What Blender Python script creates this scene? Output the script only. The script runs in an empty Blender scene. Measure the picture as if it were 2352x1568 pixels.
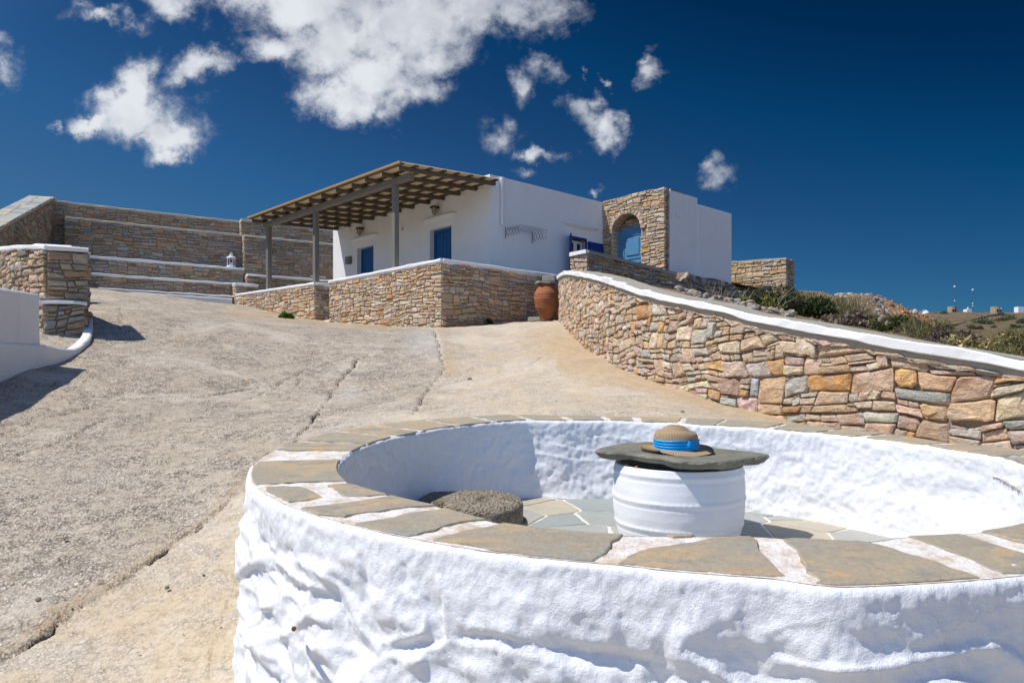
import bpy, math, random
import numpy as np
from mathutils import Vector
random.seed(7)
SC = bpy.context.scene
COL = SC.collection
F = 1700.0            # focal length in units of a 2352 px wide picture
def U(px, py, d):     # a measured picture point at distance d -> world (camera stands at the origin, looks along +y)
    return ((px-1176)/F*d, d, (893-py)/F*d)
# ---------------------------------------------------------------- camera
cam_d = bpy.data.cameras.new('camera'); cam = bpy.data.objects.new('camera', cam_d); COL.objects.link(cam)
cam_d.sensor_width = 36; cam_d.lens = F/2352*36; cam_d.shift_y = 109/2352
cam_d.clip_start = .05; cam_d.clip_end = 6000
cam.location = (0,0,0); cam.rotation_euler = (math.radians(90),0,0)
SC.camera = cam
SUN_EL, SUN_AZ = 59.0, 99.0            # azimuth counted from +y towards -x
e, a_ = math.radians(SUN_EL), math.radians(SUN_AZ)
SUN = Vector((-math.sin(a_)*math.cos(e), math.cos(a_)*math.cos(e), math.sin(e)))
sd = bpy.data.lights.new('sun', 'SUN'); sd.energy = 4.7; sd.angle = math.radians(.53); sd.color = (1,.955,.89)
so = bpy.data.objects.new('sun', sd); COL.objects.link(so)
so.rotation_euler = SUN.to_track_quat('Z','Y').to_euler()
SC.view_settings.view_transform = 'Standard'; SC.view_settings.look = 'None'
SC.view_settings.exposure = .12; SC.view_settings.gamma = 1
SC.view_settings.use_curve_mapping = False
# ---------------------------------------------------------------- node helper
class NT:
    def __init__(s, tree): s.t = tree; s.n = tree.nodes; s.l = tree.links
    def node(s, typ, ins=None, **kw):
        n = s.n.new(typ)
        for k, v in kw.items(): setattr(n, k, v)
        if ins:
            for k, v in ins.items(): s.put(n.inputs[k], v)
        return n
    def put(s, sock, v):
        if isinstance(v, bpy.types.NodeSocket): s.l.new(v, sock)
        else:
            if sock.type == 'RGBA' and hasattr(v,'__len__') and len(v)==3: v = (*v,1)
            sock.default_value = v
    def m(s, op, a, b=0.0, c=0.0, clamp=False):
        n = s.n.new('ShaderNodeMath'); n.operation = op; n.use_clamp = clamp
        s.put(n.inputs[0], a); s.put(n.inputs[1], b)
        if op in ('MULTIPLY_ADD','SMOOTH_MAX','SMOOTH_MIN'): s.put(n.inputs[2], c)
        return n.outputs[0]
    def vm(s, op, a, b=(0,0,0), sc=None):
        n = s.n.new('ShaderNodeVectorMath'); n.operation = op
        s.put(n.inputs[0], a); s.put(n.inputs[1], b)
        if sc is not None: s.put(n.inputs[3], sc)
        return n.outputs[1] if op in ('LENGTH','DOT_PRODUCT','DISTANCE') else n.outputs[0]
    def mix(s, f, a, b, mode='MIX'):
        n = s.n.new('ShaderNodeMix'); n.data_type = 'RGBA'; n.blend_type = mode
        s.put(n.inputs[0], f); s.put(n.inputs[6], a); s.put(n.inputs[7], b)
        return n.outputs[2]
    def noise(s, vec, scale, detail=4, rough=.55, dist=0.0, out=0):
        n = s.node('ShaderNodeTexNoise', {'Scale':scale,'Detail':detail,'Roughness':rough,'Distortion':dist})
        if vec is not None: s.l.new(vec, n.inputs['Vector'])
        return n.outputs[out]
    def vor(s, vec, scale, feature='F1', rnd=1.0, out='Distance'):
        n = s.node('ShaderNodeTexVoronoi', feature=feature)
        n.inputs['Scale'].default_value = scale; n.inputs['Randomness'].default_value = rnd
        s.l.new(vec, n.inputs['Vector']); return n.outputs[out]
    def ramp(s, f, lo, hi, smooth=True):
        n = s.node('ShaderNodeMapRange', {'Value':f,'From Min':lo,'From Max':hi}); n.clamp = True
        if smooth: n.interpolation_type = 'SMOOTHSTEP'
        return n.outputs[0]
    def cramp(s, f, stops):
        n = s.n.new('ShaderNodeValToRGB'); s.put(n.inputs[0], f)
        el = n.color_ramp.elements
        while len(el) < len(stops): el.new(.5)
        for e_, (p, c) in zip(el, stops): e_.position = p; e_.color = (*c,1)
        return n.outputs[0]
# ---------------------------------------------------------------- world: clear polarised sky with small cumulus
W = bpy.data.worlds.new('World'); SC.world = W; W.use_nodes = True
w = NT(W.node_tree); w.n.clear()
sky = w.node('ShaderNodeTexSky', sky_type='NISHITA', sun_disc=False)
sky.sun_elevation = e; sky.sun_rotation = math.radians(-SUN_AZ); sky.air_density = 1.0; sky.dust_density = .3; sky.ozone_density = 2.5
D = w.node('ShaderNodeTexCoord').outputs['Generated']
Dn = w.vm('NORMALIZE', D)
sep = w.node('ShaderNodeSeparateXYZ', {0:Dn}).outputs
yy = w.m('MAXIMUM', sep[1], .05)
cu = w.m('DIVIDE', sep[0], yy); cv = w.m('DIVIDE', sep[2], yy)
P0 = w.node('ShaderNodeCombineXYZ', {0:cu,1:cv,2:0.0}).outputs[0]
# the polarising filter: darkest away from the sun's side, lightest towards the left horizon
pol = w.ramp(w.vm('DOT_PRODUCT', Dn, (.35,0,1)), .05, .60, smooth=False)
K_ = .667
tint = w.cramp(pol, [(p_, tuple(c_*K_ for c_ in q_)) for p_, q_ in [(0,(.158,.34,.485)), (.18,(.115,.322,.503)), (.5,(.062,.213,.371)), (.70,(.013,.18,.327)), (.89,(.002,.105,.216)), (1,(.002,.085,.185))]])
sa = w.vm('DOT_PRODUCT', Dn, tuple(SUN))       # the filter only bites at right angles to the sun: towards it and away from it the sky keeps its brightness
unp = w.m('MAXIMUM', w.ramp(sa, .50, .85), w.ramp(w.m('MULTIPLY', sa, -1.0), .30, .75))
unp = w.m('MAXIMUM', unp, w.ramp(w.m('MULTIPLY', sep[1], -1.0), -.1, .7))  # the unseen sky behind the camera is lightened too, to fill the shade
tint = w.mix(unp, tint, (.60,.74,.95))
skyc = w.mix(1.0, sky.outputs[0], tint, 'MULTIPLY')
wr = w.noise(P0, 9, 6, .6, out=1)
wr2 = w.noise(P0, 2.6, 3, .5, out=1)
Pw = w.vm('ADD', P0, w.vm('SCALE', w.vm('SUBTRACT', wr, (.5,.5,.5)), sc=.10))
Pw = w.vm('ADD', Pw, w.vm('SCALE', w.vm('SUBTRACT', w.noise(P0, 42, 4, .65, out=1), (.5,.5,.5)), sc=.026))
Pw = w.vm('ADD', Pw, w.vm('SCALE', w.vm('SUBTRACT', wr2, (.5,.5,.5)), sc=.05))
blobs = [(560,-10,120,70),(700,10,200,85),(900,50,200,115),(1120,10,170,85),(870,165,130,90),(770,110,110,90),(620,95,75,45),(800,228,120,45),(980,150,100,70),(930,200,80,50),
 (325,180,62,62),(330,255,115,62),(405,300,85,52),(395,345,55,28),(215,268,75,26),(300,215,80,50),
 (450,145,72,34),(225,45,66,22),(180,25,50,18),(385,12,62,42),(300,60,40,20),(8,160,48,58),(118,280,18,13),(20,100,30,26),
 (1145,297,48,34),(1200,228,30,38),(1250,175,34,44),(1330,262,52,30),(1400,290,64,38),(1375,240,26,24),(1240,348,66,20),(1215,398,30,14),(1505,162,32,40),(1495,130,18,14),
 (1640,412,58,34),(1625,390,40,24),(1368,433,18,13),(742,260,18,14),(1395,188,24,10),(1330,185,14,18)]
dens = None
for (bx,by,rx,ry) in blobs:
    c = ((bx-1176)/F, (893-by)/F, 0)
    q = w.vm('MULTIPLY', w.vm('SUBTRACT', Pw, c), (F/rx/(1.42 if rx > 100 else 1.3), F/ry/(1.42 if rx > 100 else 1.3), 0))
    v = w.m('SUBTRACT', 1.0, w.vm('LENGTH', q))
    big = 1.0 if (rx > 100 or (150 < bx < 460 and by > 175 and rx > 50)) else (.76 if rx > 58 else .50)
    v = w.m('MULTIPLY', v, big)
    dens = v if dens is None else w.m('SMOOTH_MAX', dens, v, .18)
def cn(vec): return w.noise(vec, 11, 8, .60, .25)
n1 = cn(P0)
l1 = w.noise(P0, 6.5, 5, .5, .2); n2 = w.noise(w.vm('ADD', P0, (-.022,.020,0)), 6.5, 5, .5, .2)
dn = w.m('ADD', dens, w.m('ADD', w.m('MULTIPLY', w.m('SUBTRACT', n1, .5), 1.15), w.m('MULTIPLY', w.m('SUBTRACT', w.noise(P0, 34, 5, .65, .3), .5), .75)))
front = w.ramp(sep[1], .05, .25)
alpha = w.m('MULTIPLY', w.ramp(dn, .02, w.m('ADD', .22, w.m('MULTIPLY', w.noise(P0, 5.0, 2, .5), .62))), front)
thick = w.ramp(dn, .1, .80)
rel = w.m('MULTIPLY', w.m('SUBTRACT', l1, n2), 2.2)  # offset noise paints a lit sunward side and a shaded side into the clouds
grey = w.ramp(w.vm('DOT_PRODUCT', P0, (.55,.85,0)), .18, .62)
lite = w.m('SUBTRACT', w.m('ADD', w.m('MULTIPLY', thick, .35), w.m('ADD', rel, .58)), w.m('MULTIPLY', grey, w.m('MULTIPLY', thick, .48)), clamp=True)
cc = w.mix(lite, (.22,.26,.35), (.76,.79,.84))
cc = w.vm('SCALE', cc, sc=6.2)
alpha = w.m('MULTIPLY', alpha, w.m('ADD', .38, w.m('MULTIPLY', thick, .62)))
full = w.mix(alpha, skyc, cc)
# below the horizon the sky fades to the haze over the sea
bg = w.node('ShaderNodeBackground', {'Color':full,'Strength':.15})
wo = w.node('ShaderNodeOutputWorld'); w.l.new(bg.outputs[0], wo.inputs[0])
# ---------------------------------------------------------------- numpy noise
def _h(ix, iy, iz, seed):
    h = (ix.astype(np.int64)*374761393 + iy.astype(np.int64)*668265263 + iz.astype(np.int64)*1274126177 + seed*974634777) & 0xffffffff
    h = ((h ^ (h >> 13))*1274126177) & 0xffffffff
    h = ((h ^ (h >> 16))*2246822519) & 0xffffffff
    return ((h ^ (h >> 15)) & 0xffffff)/float(0xffffff)
def vn(x, y, z=0.0, seed=0):
    x, y, z = np.broadcast_arrays(np.asarray(x,float), np.asarray(y,float), np.asarray(z,float))
    ix, iy, iz = np.floor(x), np.floor(y), np.floor(z)
    fx, fy, fz = x-ix, y-iy, z-iz
    fx, fy, fz = [f*f*(3-2*f) for f in (fx,fy,fz)]
    r = 0
    for dx in (0,1):
        for dy in (0,1):
            for dz in (0,1):
                wgt = (fx if dx else 1-fx)*(fy if dy else 1-fy)*(fz if dz else 1-fz)
                r = r + wgt*_h(ix+dx, iy+dy, iz+dz, seed)
    return r*2-1
def fbm(x, y, z=0.0, octv=4, seed=0, g=.5):
    r, a, f = 0, 1, 1
    for k in range(octv):
        r = r + a*vn(np.asarray(x)*f+k*17.3, np.asarray(y)*f+k*5.1, np.asarray(z)*f, seed+k); a *= g; f *= 2.03
    return r
def cells(x, y, seed=0):    # jittered 2D cells: nearest distance, second nearest distance, id
    x = np.asarray(x,float); y = np.asarray(y,float); ix, iy = np.floor(x), np.floor(y)
    f1 = np.full(x.shape, 9.); f2 = f1.copy(); idv = np.zeros(x.shape)
    for dx in (-1,0,1):
        for dy in (-1,0,1):
            cx, cy = ix+dx, iy+dy; z = np.zeros_like(cx)
            px = cx+.15+.7*_h(cx,cy,z,seed); py = cy+.15+.7*_h(cx,cy,z,seed+1)
            d = np.hypot(px-x, py-y); hid = _h(cx,cy,z,seed+2)
            near = d < f1
            f2 = np.where(near, f1, np.minimum(f2, d)); idv = np.where(near, hid, idv); f1 = np.where(near, d, f1)
    return f1, f2, idv
# ---------------------------------------------------------------- object helpers
def tag(o, label=None, cat=None, group=None, kind=None):
    if label: o['label'] = label
    if cat: o['category'] = cat
    if group: o['group'] = group
    if kind: o['kind'] = kind
    return o
def origin_of(p):
    v = Vector((0,0,0))
    while p is not None: v += p.location; p = p.parent
    return v
def empty(name, loc, label=None, cat=None, group=None, kind=None):
    o = bpy.data.objects.new(name, None); COL.objects.link(o); o.location = loc; o.empty_display_size = .2
    return tag(o, label, cat, group, kind)
def mesh(name, V, Fc, mat, parent=None, smooth=False, cols=None, loc=None, mi=None):
    V = np.asarray(V, float).reshape(-1,3)
    base = origin_of(parent) + (Vector(loc) if loc is not None else Vector((0,0,0)))
    me = bpy.data.meshes.new(name)
    Vl = V - np.array(base)
    if isinstance(Fc, np.ndarray) and Fc.ndim == 2:
        n = len(Fc); k = Fc.shape[1]
        me.vertices.add(len(Vl)); me.vertices.foreach_set('co', Vl.astype(np.float32).ravel())
        me.loops.add(n*k); me.loops.foreach_set('vertex_index', Fc.astype(np.int32).ravel())
        me.polygons.add(n); me.polygons.foreach_set('loop_start', np.arange(0,n*k,k,dtype=np.int32))
        me.update(calc_edges=True)
    else:
        me.from_pydata(Vl.tolist(), [], Fc)
    if smooth: me.polygons.foreach_set('use_smooth', [True]*len(me.polygons))
    mats = mat if isinstance(mat, (list,tuple)) else [mat]
    for m_ in mats: me.materials.append(m_)
    if mi is not None: me.polygons.foreach_set('material_index', np.asarray(mi, dtype=np.int32))
    if cols is not None:
        for nm, arr in cols.items():
            arr = np.asarray(arr, np.float32)
            if arr.ndim == 1:
                at = me.attributes.new(nm, 'FLOAT', 'POINT'); at.data.foreach_set('value', arr)
            else:
                at = me.attributes.new(nm, 'FLOAT_COLOR', 'POINT')
                if arr.shape[1] == 3: arr = np.hstack([arr, np.ones((len(arr),1), np.float32)])
                at.data.foreach_set('color', arr.ravel())
    me.update()
    o = bpy.data.objects.new(name, me); COL.objects.link(o)
    if parent is not None: o.parent = parent
    if loc is not None: o.location = loc
    return o
class MB:     # collects simple shapes into one mesh
    def __init__(s): s.V = []; s.F = []
    def add(s, V, Fc):
        b = len(s.V); s.V += [tuple(v) for v in V]; s.F += [tuple(i+b for i in f) for f in Fc]; return s
    def hexa(s, p):   # 8 points: bottom four counter-clockwise, top four
        return s.add(p, [(3,2,1,0),(4,5,6,7),(0,1,5,4),(1,2,6,5),(2,3,7,6),(3,0,4,7)])
    def box(s, x0,x1,y0,y1,z0,z1):
        return s.hexa([(x0,y0,z0),(x1,y0,z0),(x1,y1,z0),(x0,y1,z0),(x0,y0,z1),(x1,y0,z1),(x1,y1,z1),(x0,y1,z1)])
    def tube(s, pts, r, n=8, caps=True):
        pts = [Vector(p) for p in pts]; rs = r if hasattr(r,'__len__') else [r]*len(pts)
        V = []; Fc = []
        for i, p in enumerate(pts):
            d = (pts[min(i+1,len(pts)-1)] - pts[max(i-1,0)]).normalized()
            up = Vector((0,0,1)) if abs(d.z) < .9 else Vector((1,0,0))
            a = d.cross(up).normalized(); b = d.cross(a).normalized()
            for k in range(n):
                t = 2*math.pi*k/n; V.append(tuple(p + (a*math.cos(t)+b*math.sin(t))*rs[i]))
        for i in range(len(pts)-1):
            for k in range(n):
                k2 = (k+1)%n; Fc.append((i*n+k, i*n+k2, (i+1)*n+k2, (i+1)*n+k))
        if caps: Fc += [tuple(range(n))[::-1], tuple(range((len(pts)-1)*n, len(pts)*n))]
        return s.add(V, Fc)
    def bar(s, p, q, wd, ht, up=(0,0,1)):   # rectangular bar from p to q, p/q = centre line
        p = Vector(p); q = Vector(q); d = (q-p).normalized(); up = Vector(up)
        a = d.cross(up).normalized()*wd/2; b = a.cross(d).normalized()*ht/2
        return s.hexa([p-a-b, q-a-b, q+a-b, p+a-b, p-a+b, q-a+b, q+a+b, p+a+b])
    def lathe(s, prof, c=(0,0,0), n=40, close=True):
        V = []; Fc = []
        for (r,z) in prof:
            for k in range(n):
                t = 2*math.pi*k/n; V.append((c[0]+r*math.cos(t), c[1]+r*math.sin(t), c[2]+z))
        for i in range(len(prof)-1):
            for k in range(n):
                k2 = (k+1)%n; Fc.append((i*n+k, i*n+k2, (i+1)*n+k2, (i+1)*n+k))
        return s.add(V, Fc)
    def build(s, name, mat, parent=None, smooth=False, bevel=0, seg=2):
        o = mesh(name, s.V, s.F, mat, parent, smooth)
        if bevel:
            b = o.modifiers.new('bevel','BEVEL'); b.width = bevel; b.segments = seg; b.limit_method = 'ANGLE'
        return o
# ---------------------------------------------------------------- materials
def mat(name, fn):
    m_ = bpy.data.materials.new(name); m_.use_nodes = True
    t = NT(m_.node_tree); t.n.clear()
    b = t.node('ShaderNodeBsdfPrincipled'); o = t.node('ShaderNodeOutputMaterial'); t.l.new(b.outputs[0], o.inputs[0])
    b.inputs['Specular IOR Level'].default_value = .25
    fn(t, b); return m_
def pos(t): return t.node('ShaderNodeTexCoord').outputs['Object']
def bump(t, b, h, strength=.5, dist=.01, nrm=None):
    n = t.node('ShaderNodeBump', {'Height':h,'Strength':strength,'Distance':dist})
    if nrm is not None: t.l.new(nrm, n.inputs['Normal'])
    t.l.new(n.outputs[0], b.inputs['Normal']); return n.outputs[0]
def att(t, nm, out='Color'):
    n = t.node('ShaderNodeAttribute'); n.attribute_name = nm; return n.outputs[out]
def f_stone(t, b):
    p = pos(t); c = att(t,'col')
    st = t.vm('MULTIPLY', p, (1,1,3.2))
    n1 = t.noise(st, 14, 6, .65); n2 = t.noise(p, 3.1, 4, .6); n3 = t.noise(p, 90, 3, .7)
    k = t.m('ADD', .80, t.m('MULTIPLY', n1, .46)); k = t.m('ADD', k, t.m('MULTIPLY', t.m('SUBTRACT', n3, .5), .30))
    c2 = t.mix(t.m('MULTIPLY', t.ramp(t.noise(p, 7.5, 5, .65, .5),.50,.66), .62), c, (.52,.37,.235))
    c2 = t.mix(t.m('MULTIPLY', t.ramp(n2,.52,.70), .45), c2, (.45,.25,.11))
    c2 = t.mix(t.m('MULTIPLY', t.ramp(t.noise(p, 5.7, 4, .6),.52,.72), .5), c2, (.40,.385,.36))
    t.put(b.inputs['Base Color'], t.vm('SCALE', c2, sc=k))
    b.inputs['Roughness'].default_value = .9
    h = t.m('ADD', t.m('MULTIPLY', n1, .8), t.m('ADD', t.m('MULTIPLY', n3, .16), t.m('MULTIPLY', t.noise(st,34,5,.7), .42)))
    big_ = t.noise(t.vm('MULTIPLY', p, (1,1,1.6)), 11, 5, .62, .8)
    nb_ = bump(t, b, big_, 1.0, .055)
    bump(t, b, h, .9, .016, nb_)
M_stone = mat('rough_stone', f_stone)
def f_mortar(t, b):
    p = pos(t); n1 = t.noise(p, 30, 5, .7)
    t.put(b.inputs['Base Color'], t.mix(n1, (.20,.145,.095), (.40,.30,.205))); b.inputs['Roughness'].default_value = 1
    bump(t, b, n1, .8, .02)
M_mortar = mat('joint_mortar', f_mortar)
def f_white(t, b, k=1.0):
    p = pos(t); n1 = t.noise(p, 2.2, 5, .6); n2 = t.noise(p, 60, 4, .7); n3 = t.noise(p, 9, 5, .65)
    c = t.mix(t.m('MULTIPLY', t.ramp(n1,.42,.72), .30), (.79,.79,.79), (.69,.68,.66))
    c = t.mix(t.m('MULTIPLY', t.ramp(t.noise(t.vm('MULTIPLY', p, (4,4,.45)), 2.0, 5, .65), .55, .75), .16), c, (.50,.50,.52))
    c = t.mix(t.m('MULTIPLY', t.ramp(n3,.60,.78), .22), c, (.58,.52,.45))
    t.put(b.inputs['Base Color'], c); b.inputs['Roughness'].default_value = .85
    bump(t, b, t.m('ADD', t.m('MULTIPLY',n2,.35), n3), .35*k, .012)
M_white = mat('whitewash', f_white)
def f_white2(t, b):
    p = pos(t); n1 = t.noise(p, 5, 5, .6); n2 = t.noise(p, 150, 4, .75); n3 = t.noise(p, 32, 5, .7); n4 = t.vor(p, 260)
    c = t.mix(t.m('MULTIPLY', t.ramp(n1,.5,.75), .25), (.785,.79,.80), (.70,.69,.675))
    sp = t.ramp(t.noise(p, 26, 3, .8), .74, .80)
    c = t.mix(t.m('MULTIPLY', sp, .45), c, (.34,.30,.25))
    cw = t.vm('ADD', p, t.vm('SCALE', t.vm('SUBTRACT', t.noise(p, 5, 4, .6, out=1), (.5,.5,.5)), sc=.22)); ce = t.vor(cw, 2.6, 'DISTANCE_TO_EDGE')
    hair = t.m('MULTIPLY', t.m('SUBTRACT', 1.0, t.ramp(ce, .001, .004)), t.ramp(t.noise(p, 1.7, 2, .5), .50, .60))
    c = t.mix(t.m('MULTIPLY', hair, .26), c, (.30,.28,.26))
    c = t.mix(t.m('MULTIPLY', t.ramp(t.noise(t.vm('MULTIPLY', p, (3,3,.7)), 3.0, 6, .75), .60, .78), .28), c, (.52,.46,.38))
    t.put(b.inputs['Base Color'], c); b.inputs['Roughness'].default_value = .8
    bump(t, b, t.m('ADD', t.m('MULTIPLY',n2,.9), t.m('ADD', t.m('MULTIPLY',n3,.7), t.m('MULTIPLY', n4, -.10))), .7, .005)
M_plaster = mat('lumpy_limewash', f_white2)
def f_slate(t, b):
    p = pos(t); p = t.vm('ADD', p, t.vm('SCALE', (1,1,1), sc=t.m('MULTIPLY', t.node('ShaderNodeObjectInfo').outputs['Random'], 7.0))); n1 = t.noise(t.vm('MULTIPLY', p, (1,1.6,1)), 7, 7, .68, .6); n2 = t.noise(p, 60, 6, .78); n3 = t.noise(p, 2.4, 3, .6, .4)
    c = t.cramp(n1, [(.34,(.215,.225,.205)), (.46,(.32,.28,.21)), (.54,(.42,.32,.20)), (.66,(.47,.29,.135))])
    c = t.mix(t.ramp(n3,.42,.62), c, t.cramp(n1, [(.3,(.36,.28,.175)),(.5,(.32,.285,.22)),(.7,(.25,.265,.25))]))
    c = t.vm('SCALE', c, sc=t.m('ADD', .55, t.m('MULTIPLY', n2, .95)))
    t.put(b.inputs['Base Color'], c); b.inputs['Roughness'].default_value = .72
    bump(t, b, t.m('ADD', t.m('MULTIPLY',n2,.7), n1), .8, .008)
M_slate = mat('slate_slab', f_slate)
def f_pave(t, b):
    p = pos(t); n1 = t.noise(p, 8, 6, .62, .6); n2 = t.noise(p, 70, 5, .75)
    r = t.node('ShaderNodeObjectInfo').outputs['Random']
    c = t.cramp(t.m('ADD', t.m('MULTIPLY', r, .5), t.m('MULTIPLY', n1, .55)), [(.30,(.27,.295,.28)), (.52,(.33,.335,.30)), (.64,(.38,.345,.27)), (.80,(.45,.385,.28))])
    c = t.vm('SCALE', c, sc=t.m('ADD', .8, t.m('MULTIPLY', n2, .45)))
    t.put(b.inputs['Base Color'], c); b.inputs['Roughness'].default_value = .75
    bump(t, b, t.m('ADD', t.m('MULTIPLY',n2,.5), n1), .4, .005)
M_pave = mat('paving_stone', f_pave)
def f_joint(t, b):
    p = pos(t); n1 = t.noise(p, 16, 6, .7); n2 = t.noise(p, 110, 4, .75)
    c = t.mix(t.ramp(n1,.40,.66), (.76,.73,.69), (.55,.42,.30))
    c = t.mix(t.m('MULTIPLY', t.ramp(n2,.5,.66), .6), c, (.40,.37,.33))
    t.put(b.inputs['Base Color'], c); b.inputs['Roughness'].default_value = .85
    bump(t, b, t.m('ADD', n1, t.m('MULTIPLY', n2, .6)), .8, .010)
M_joint = mat('painted_joint', f_joint)
def f_coping(t, b):
    p = pos(t); n1 = t.noise(p, 5, 6, .62, .5); n2 = t.noise(p, 60, 5, .75)
    v = t.vor(p, 3.2, 'DISTANCE_TO_EDGE')
    c = t.mix(n1, (.25,.24,.21), (.38,.34,.28))
    c = t.vm('SCALE', c, sc=t.m('ADD', .75, t.m('MULTIPLY', n2, .5)))
    t.put(b.inputs['Base Color'], c); b.inputs['Roughness'].default_value = .8
    bump(t, b, t.m('ADD', t.m('MULTIPLY',n2,.4), n1), .5, .008)
M_coping = mat('grey_coping', f_coping)
def plain(name, c, rough=.6, var=.12, scale=12, metal=0.0, bmp=.1):
    def f(t, b):
        p = pos(t); n = t.noise(p, scale, 5, .65)
        t.put(b.inputs['Base Color'], t.vm('SCALE', t.mix(0.0, c, c), sc=t.m('ADD', 1-var, t.m('MULTIPLY', n, 2*var))))
        b.inputs['Roughness'].default_value = rough; b.inputs['Metallic'].default_value = metal
        if bmp: bump(t, b, n, bmp, .01)
    return mat(name, f)
def f_wood(t, b):
    p = pos(t); n = t.noise(t.vm('MULTIPLY', p, (6,6,6)), 3, 6, .7); n2 = t.noise(p, 40, 4, .7)
    c = t.mix(n, (.070,.052,.035), (.155,.122,.09)); c = t.vm('SCALE', c, sc=t.m('ADD', .7, t.m('MULTIPLY', n2, .6)))
    t.put(b.inputs['Base Color'], c); b.inputs['Roughness'].default_value = .8; bump(t, b, n2, .4, .01)
M_wood = mat('weathered_wood', f_wood)
def f_wood2(t, b):
    p = pos(t); n = t.noise(t.vm('MULTIPLY', p, (14,14,1.2)), 4, 6, .7); n2 = t.noise(p, 30, 4, .7)
    c = t.mix(n, (.10,.095,.088), (.26,.235,.20))
    t.put(b.inputs['Base Color'], t.vm('SCALE', c, sc=t.m('ADD', .75, t.m('MULTIPLY', n2, .5)))); b.inputs['Roughness'].default_value = .85; bump(t, b, n, .5, .008)
M_post = mat('grey_weathered_post', f_wood2)
def f_reed(t, b):
    p = pos(t); n = t.noise(p, 30, 5, .7); wv = t.noise(t.vm('MULTIPLY', p, (1,1,1)), 6, 3, .6)
    t.put(b.inputs['Base Color'], t.mix(n, (.34,.29,.215), (.54,.48,.37))); b.inputs['Roughness'].default_value = .9; bump(t, b, n, .4, .01)
    tr = t.node('ShaderNodeBsdfTranslucent', {'Color':(.75,.64,.46)}); mx = t.node('ShaderNodeMixShader', {0:.36})
    t.l.new(b.outputs[0], mx.inputs[1]); t.l.new(tr.outputs[0], mx.inputs[2])
    o = [n_ for n_ in t.n if n_.type == 'OUTPUT_MATERIAL'][0]; t.l.new(mx.outputs[0], o.inputs[0])
M_reed = mat('reed_mat', f_reed)
M_blue = plain('blue_paint', (.012,.10,.27), .45, .15, 8)
M_navy = plain('dark_blue_paint', (.006,.035,.20), .45, .15, 8)
def f_oldblue(t, b):
    p = pos(t); n = t.noise(p, 9, 6, .7)
    t.put(b.inputs['Base Color'], t.mix(n, (.045,.19,.36), (.13,.31,.48))); b.inputs['Roughness'].default_value = .65; bump(t, b, n, .3, .01)
M_oldblue = mat('faded_blue_paint', f_oldblue)
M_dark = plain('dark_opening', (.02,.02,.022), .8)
M_glass = plain('window_glass', (.03,.04,.05), .08, .1, 3, bmp=0)
M_frame = plain('white_frame', (.75,.75,.76), .5, .06)
M_metal = plain('grey_metal', (.30,.31,.33), .4, .15, 20, .6)
M_iron = plain('dark_iron', (.055,.045,.038), .6, .3, 25, .2)
def f_terra(t, b):
    p = pos(t); z = t.node('ShaderNodeSeparateXYZ', {0:p}).outputs[2]
    n = t.noise(p, 7, 5, .65); n2 = t.noise(t.vm('MULTIPLY', p, (1,1,12)), 6, 4, .6)
    c = t.mix(n, (.24,.080,.032), (.38,.145,.065)); c = t.mix(t.m('MULTIPLY', t.ramp(n2,.52,.7), .35), c, (.50,.27,.16))
    t.put(b.inputs['Base Color'], c); b.inputs['Roughness'].default_value = .8; bump(t, b, t.m('ADD', n2, n), .4, .012)
M_terra = mat('terracotta', f_terra)
# ================================================================ ground surface
RIM0, RIMS, FLR0 = -.50, .072, -.952       # ring: rim plane z = RIM0 + RIMS*y, floor plane z = FLR0 + RIMS*y
GP = [U(560,1568,2.76), (-1.25,3.9,-.80), (-.75,4.75,-.42), (.2,4.80,-.22), (1.5,4.55,-.22), (2.15,3.9,-.28), (2.3,3.0,-.36), (1.2,4.72,-.20),
      U(1015,754,14), U(757,739,16.87), U(722,736,17.35), U(537,698,20.5), U(1240,737,15.6),
      U(1285,737,14.4), U(1320,777,11.3), U(1400,832,8.8), U(1500,872,7.4), U(1650,920,6.3), U(1750,949,5.85), U(2000,1006,4.95), U(2352,1045,4.25), U(2640,1080,3.8),
      U(220,664,18.7), U(400,682,19.6), U(120,650,18.3), (-4.70,6.8,.072), (-4.69,7.15,.168), (-4.69,7.55,.255), (-4.66,8.0,.42), (-4.86,8.5,.58), (-5.23,9.2,.84), (-4.4,5.0,-.42),
      (0,-4,-2.4), (0,0,-1.62), (-3,1,-1.35), (3,0,-1.7), (-7,3,-.6), (-9,-1,-1.6), (6,2,-1.3), (-9,7,.35), (-13,10,1.2), (-16,16,2.3), (-14,24,2.9), (-4,24,2.6),
      (3,20,1.9), (7,14,1.0), (7,9,.1), (8,5,-.7), (14,12,.4), (14,2,-1.8), (-14,2,-.4), (-2.0,8,.02), (-3.2,12,1.02), (-1.6,11,.78)]
GP = np.array(GP)
def _phi(r2): return .5*r2*np.log(r2+1e-9)
_n = len(GP); _r2 = ((GP[:,None,:2]-GP[None,:,:2])**2).sum(2)
_A = np.zeros((_n+3,_n+3)); _A[:_n,:_n] = _phi(_r2) + np.eye(_n)*.004; _A[:_n,_n] = 1; _A[:_n,_n+1:] = GP[:,:2]; _A[_n:,:_n] = _A[:_n,_n:].T
_b = np.zeros(_n+3); _b[:_n] = GP[:,2]; _wt = np.linalg.solve(_A, _b)
def gz(x, y):
    x = np.asarray(x,float); y = np.asarray(y,float); r = _wt[_n] + _wt[_n+1]*x + _wt[_n+2]*y
    for k in range(_n): r = r + _wt[k]*_phi((x-GP[k,0])**2+(y-GP[k,1])**2)
    return r
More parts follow.
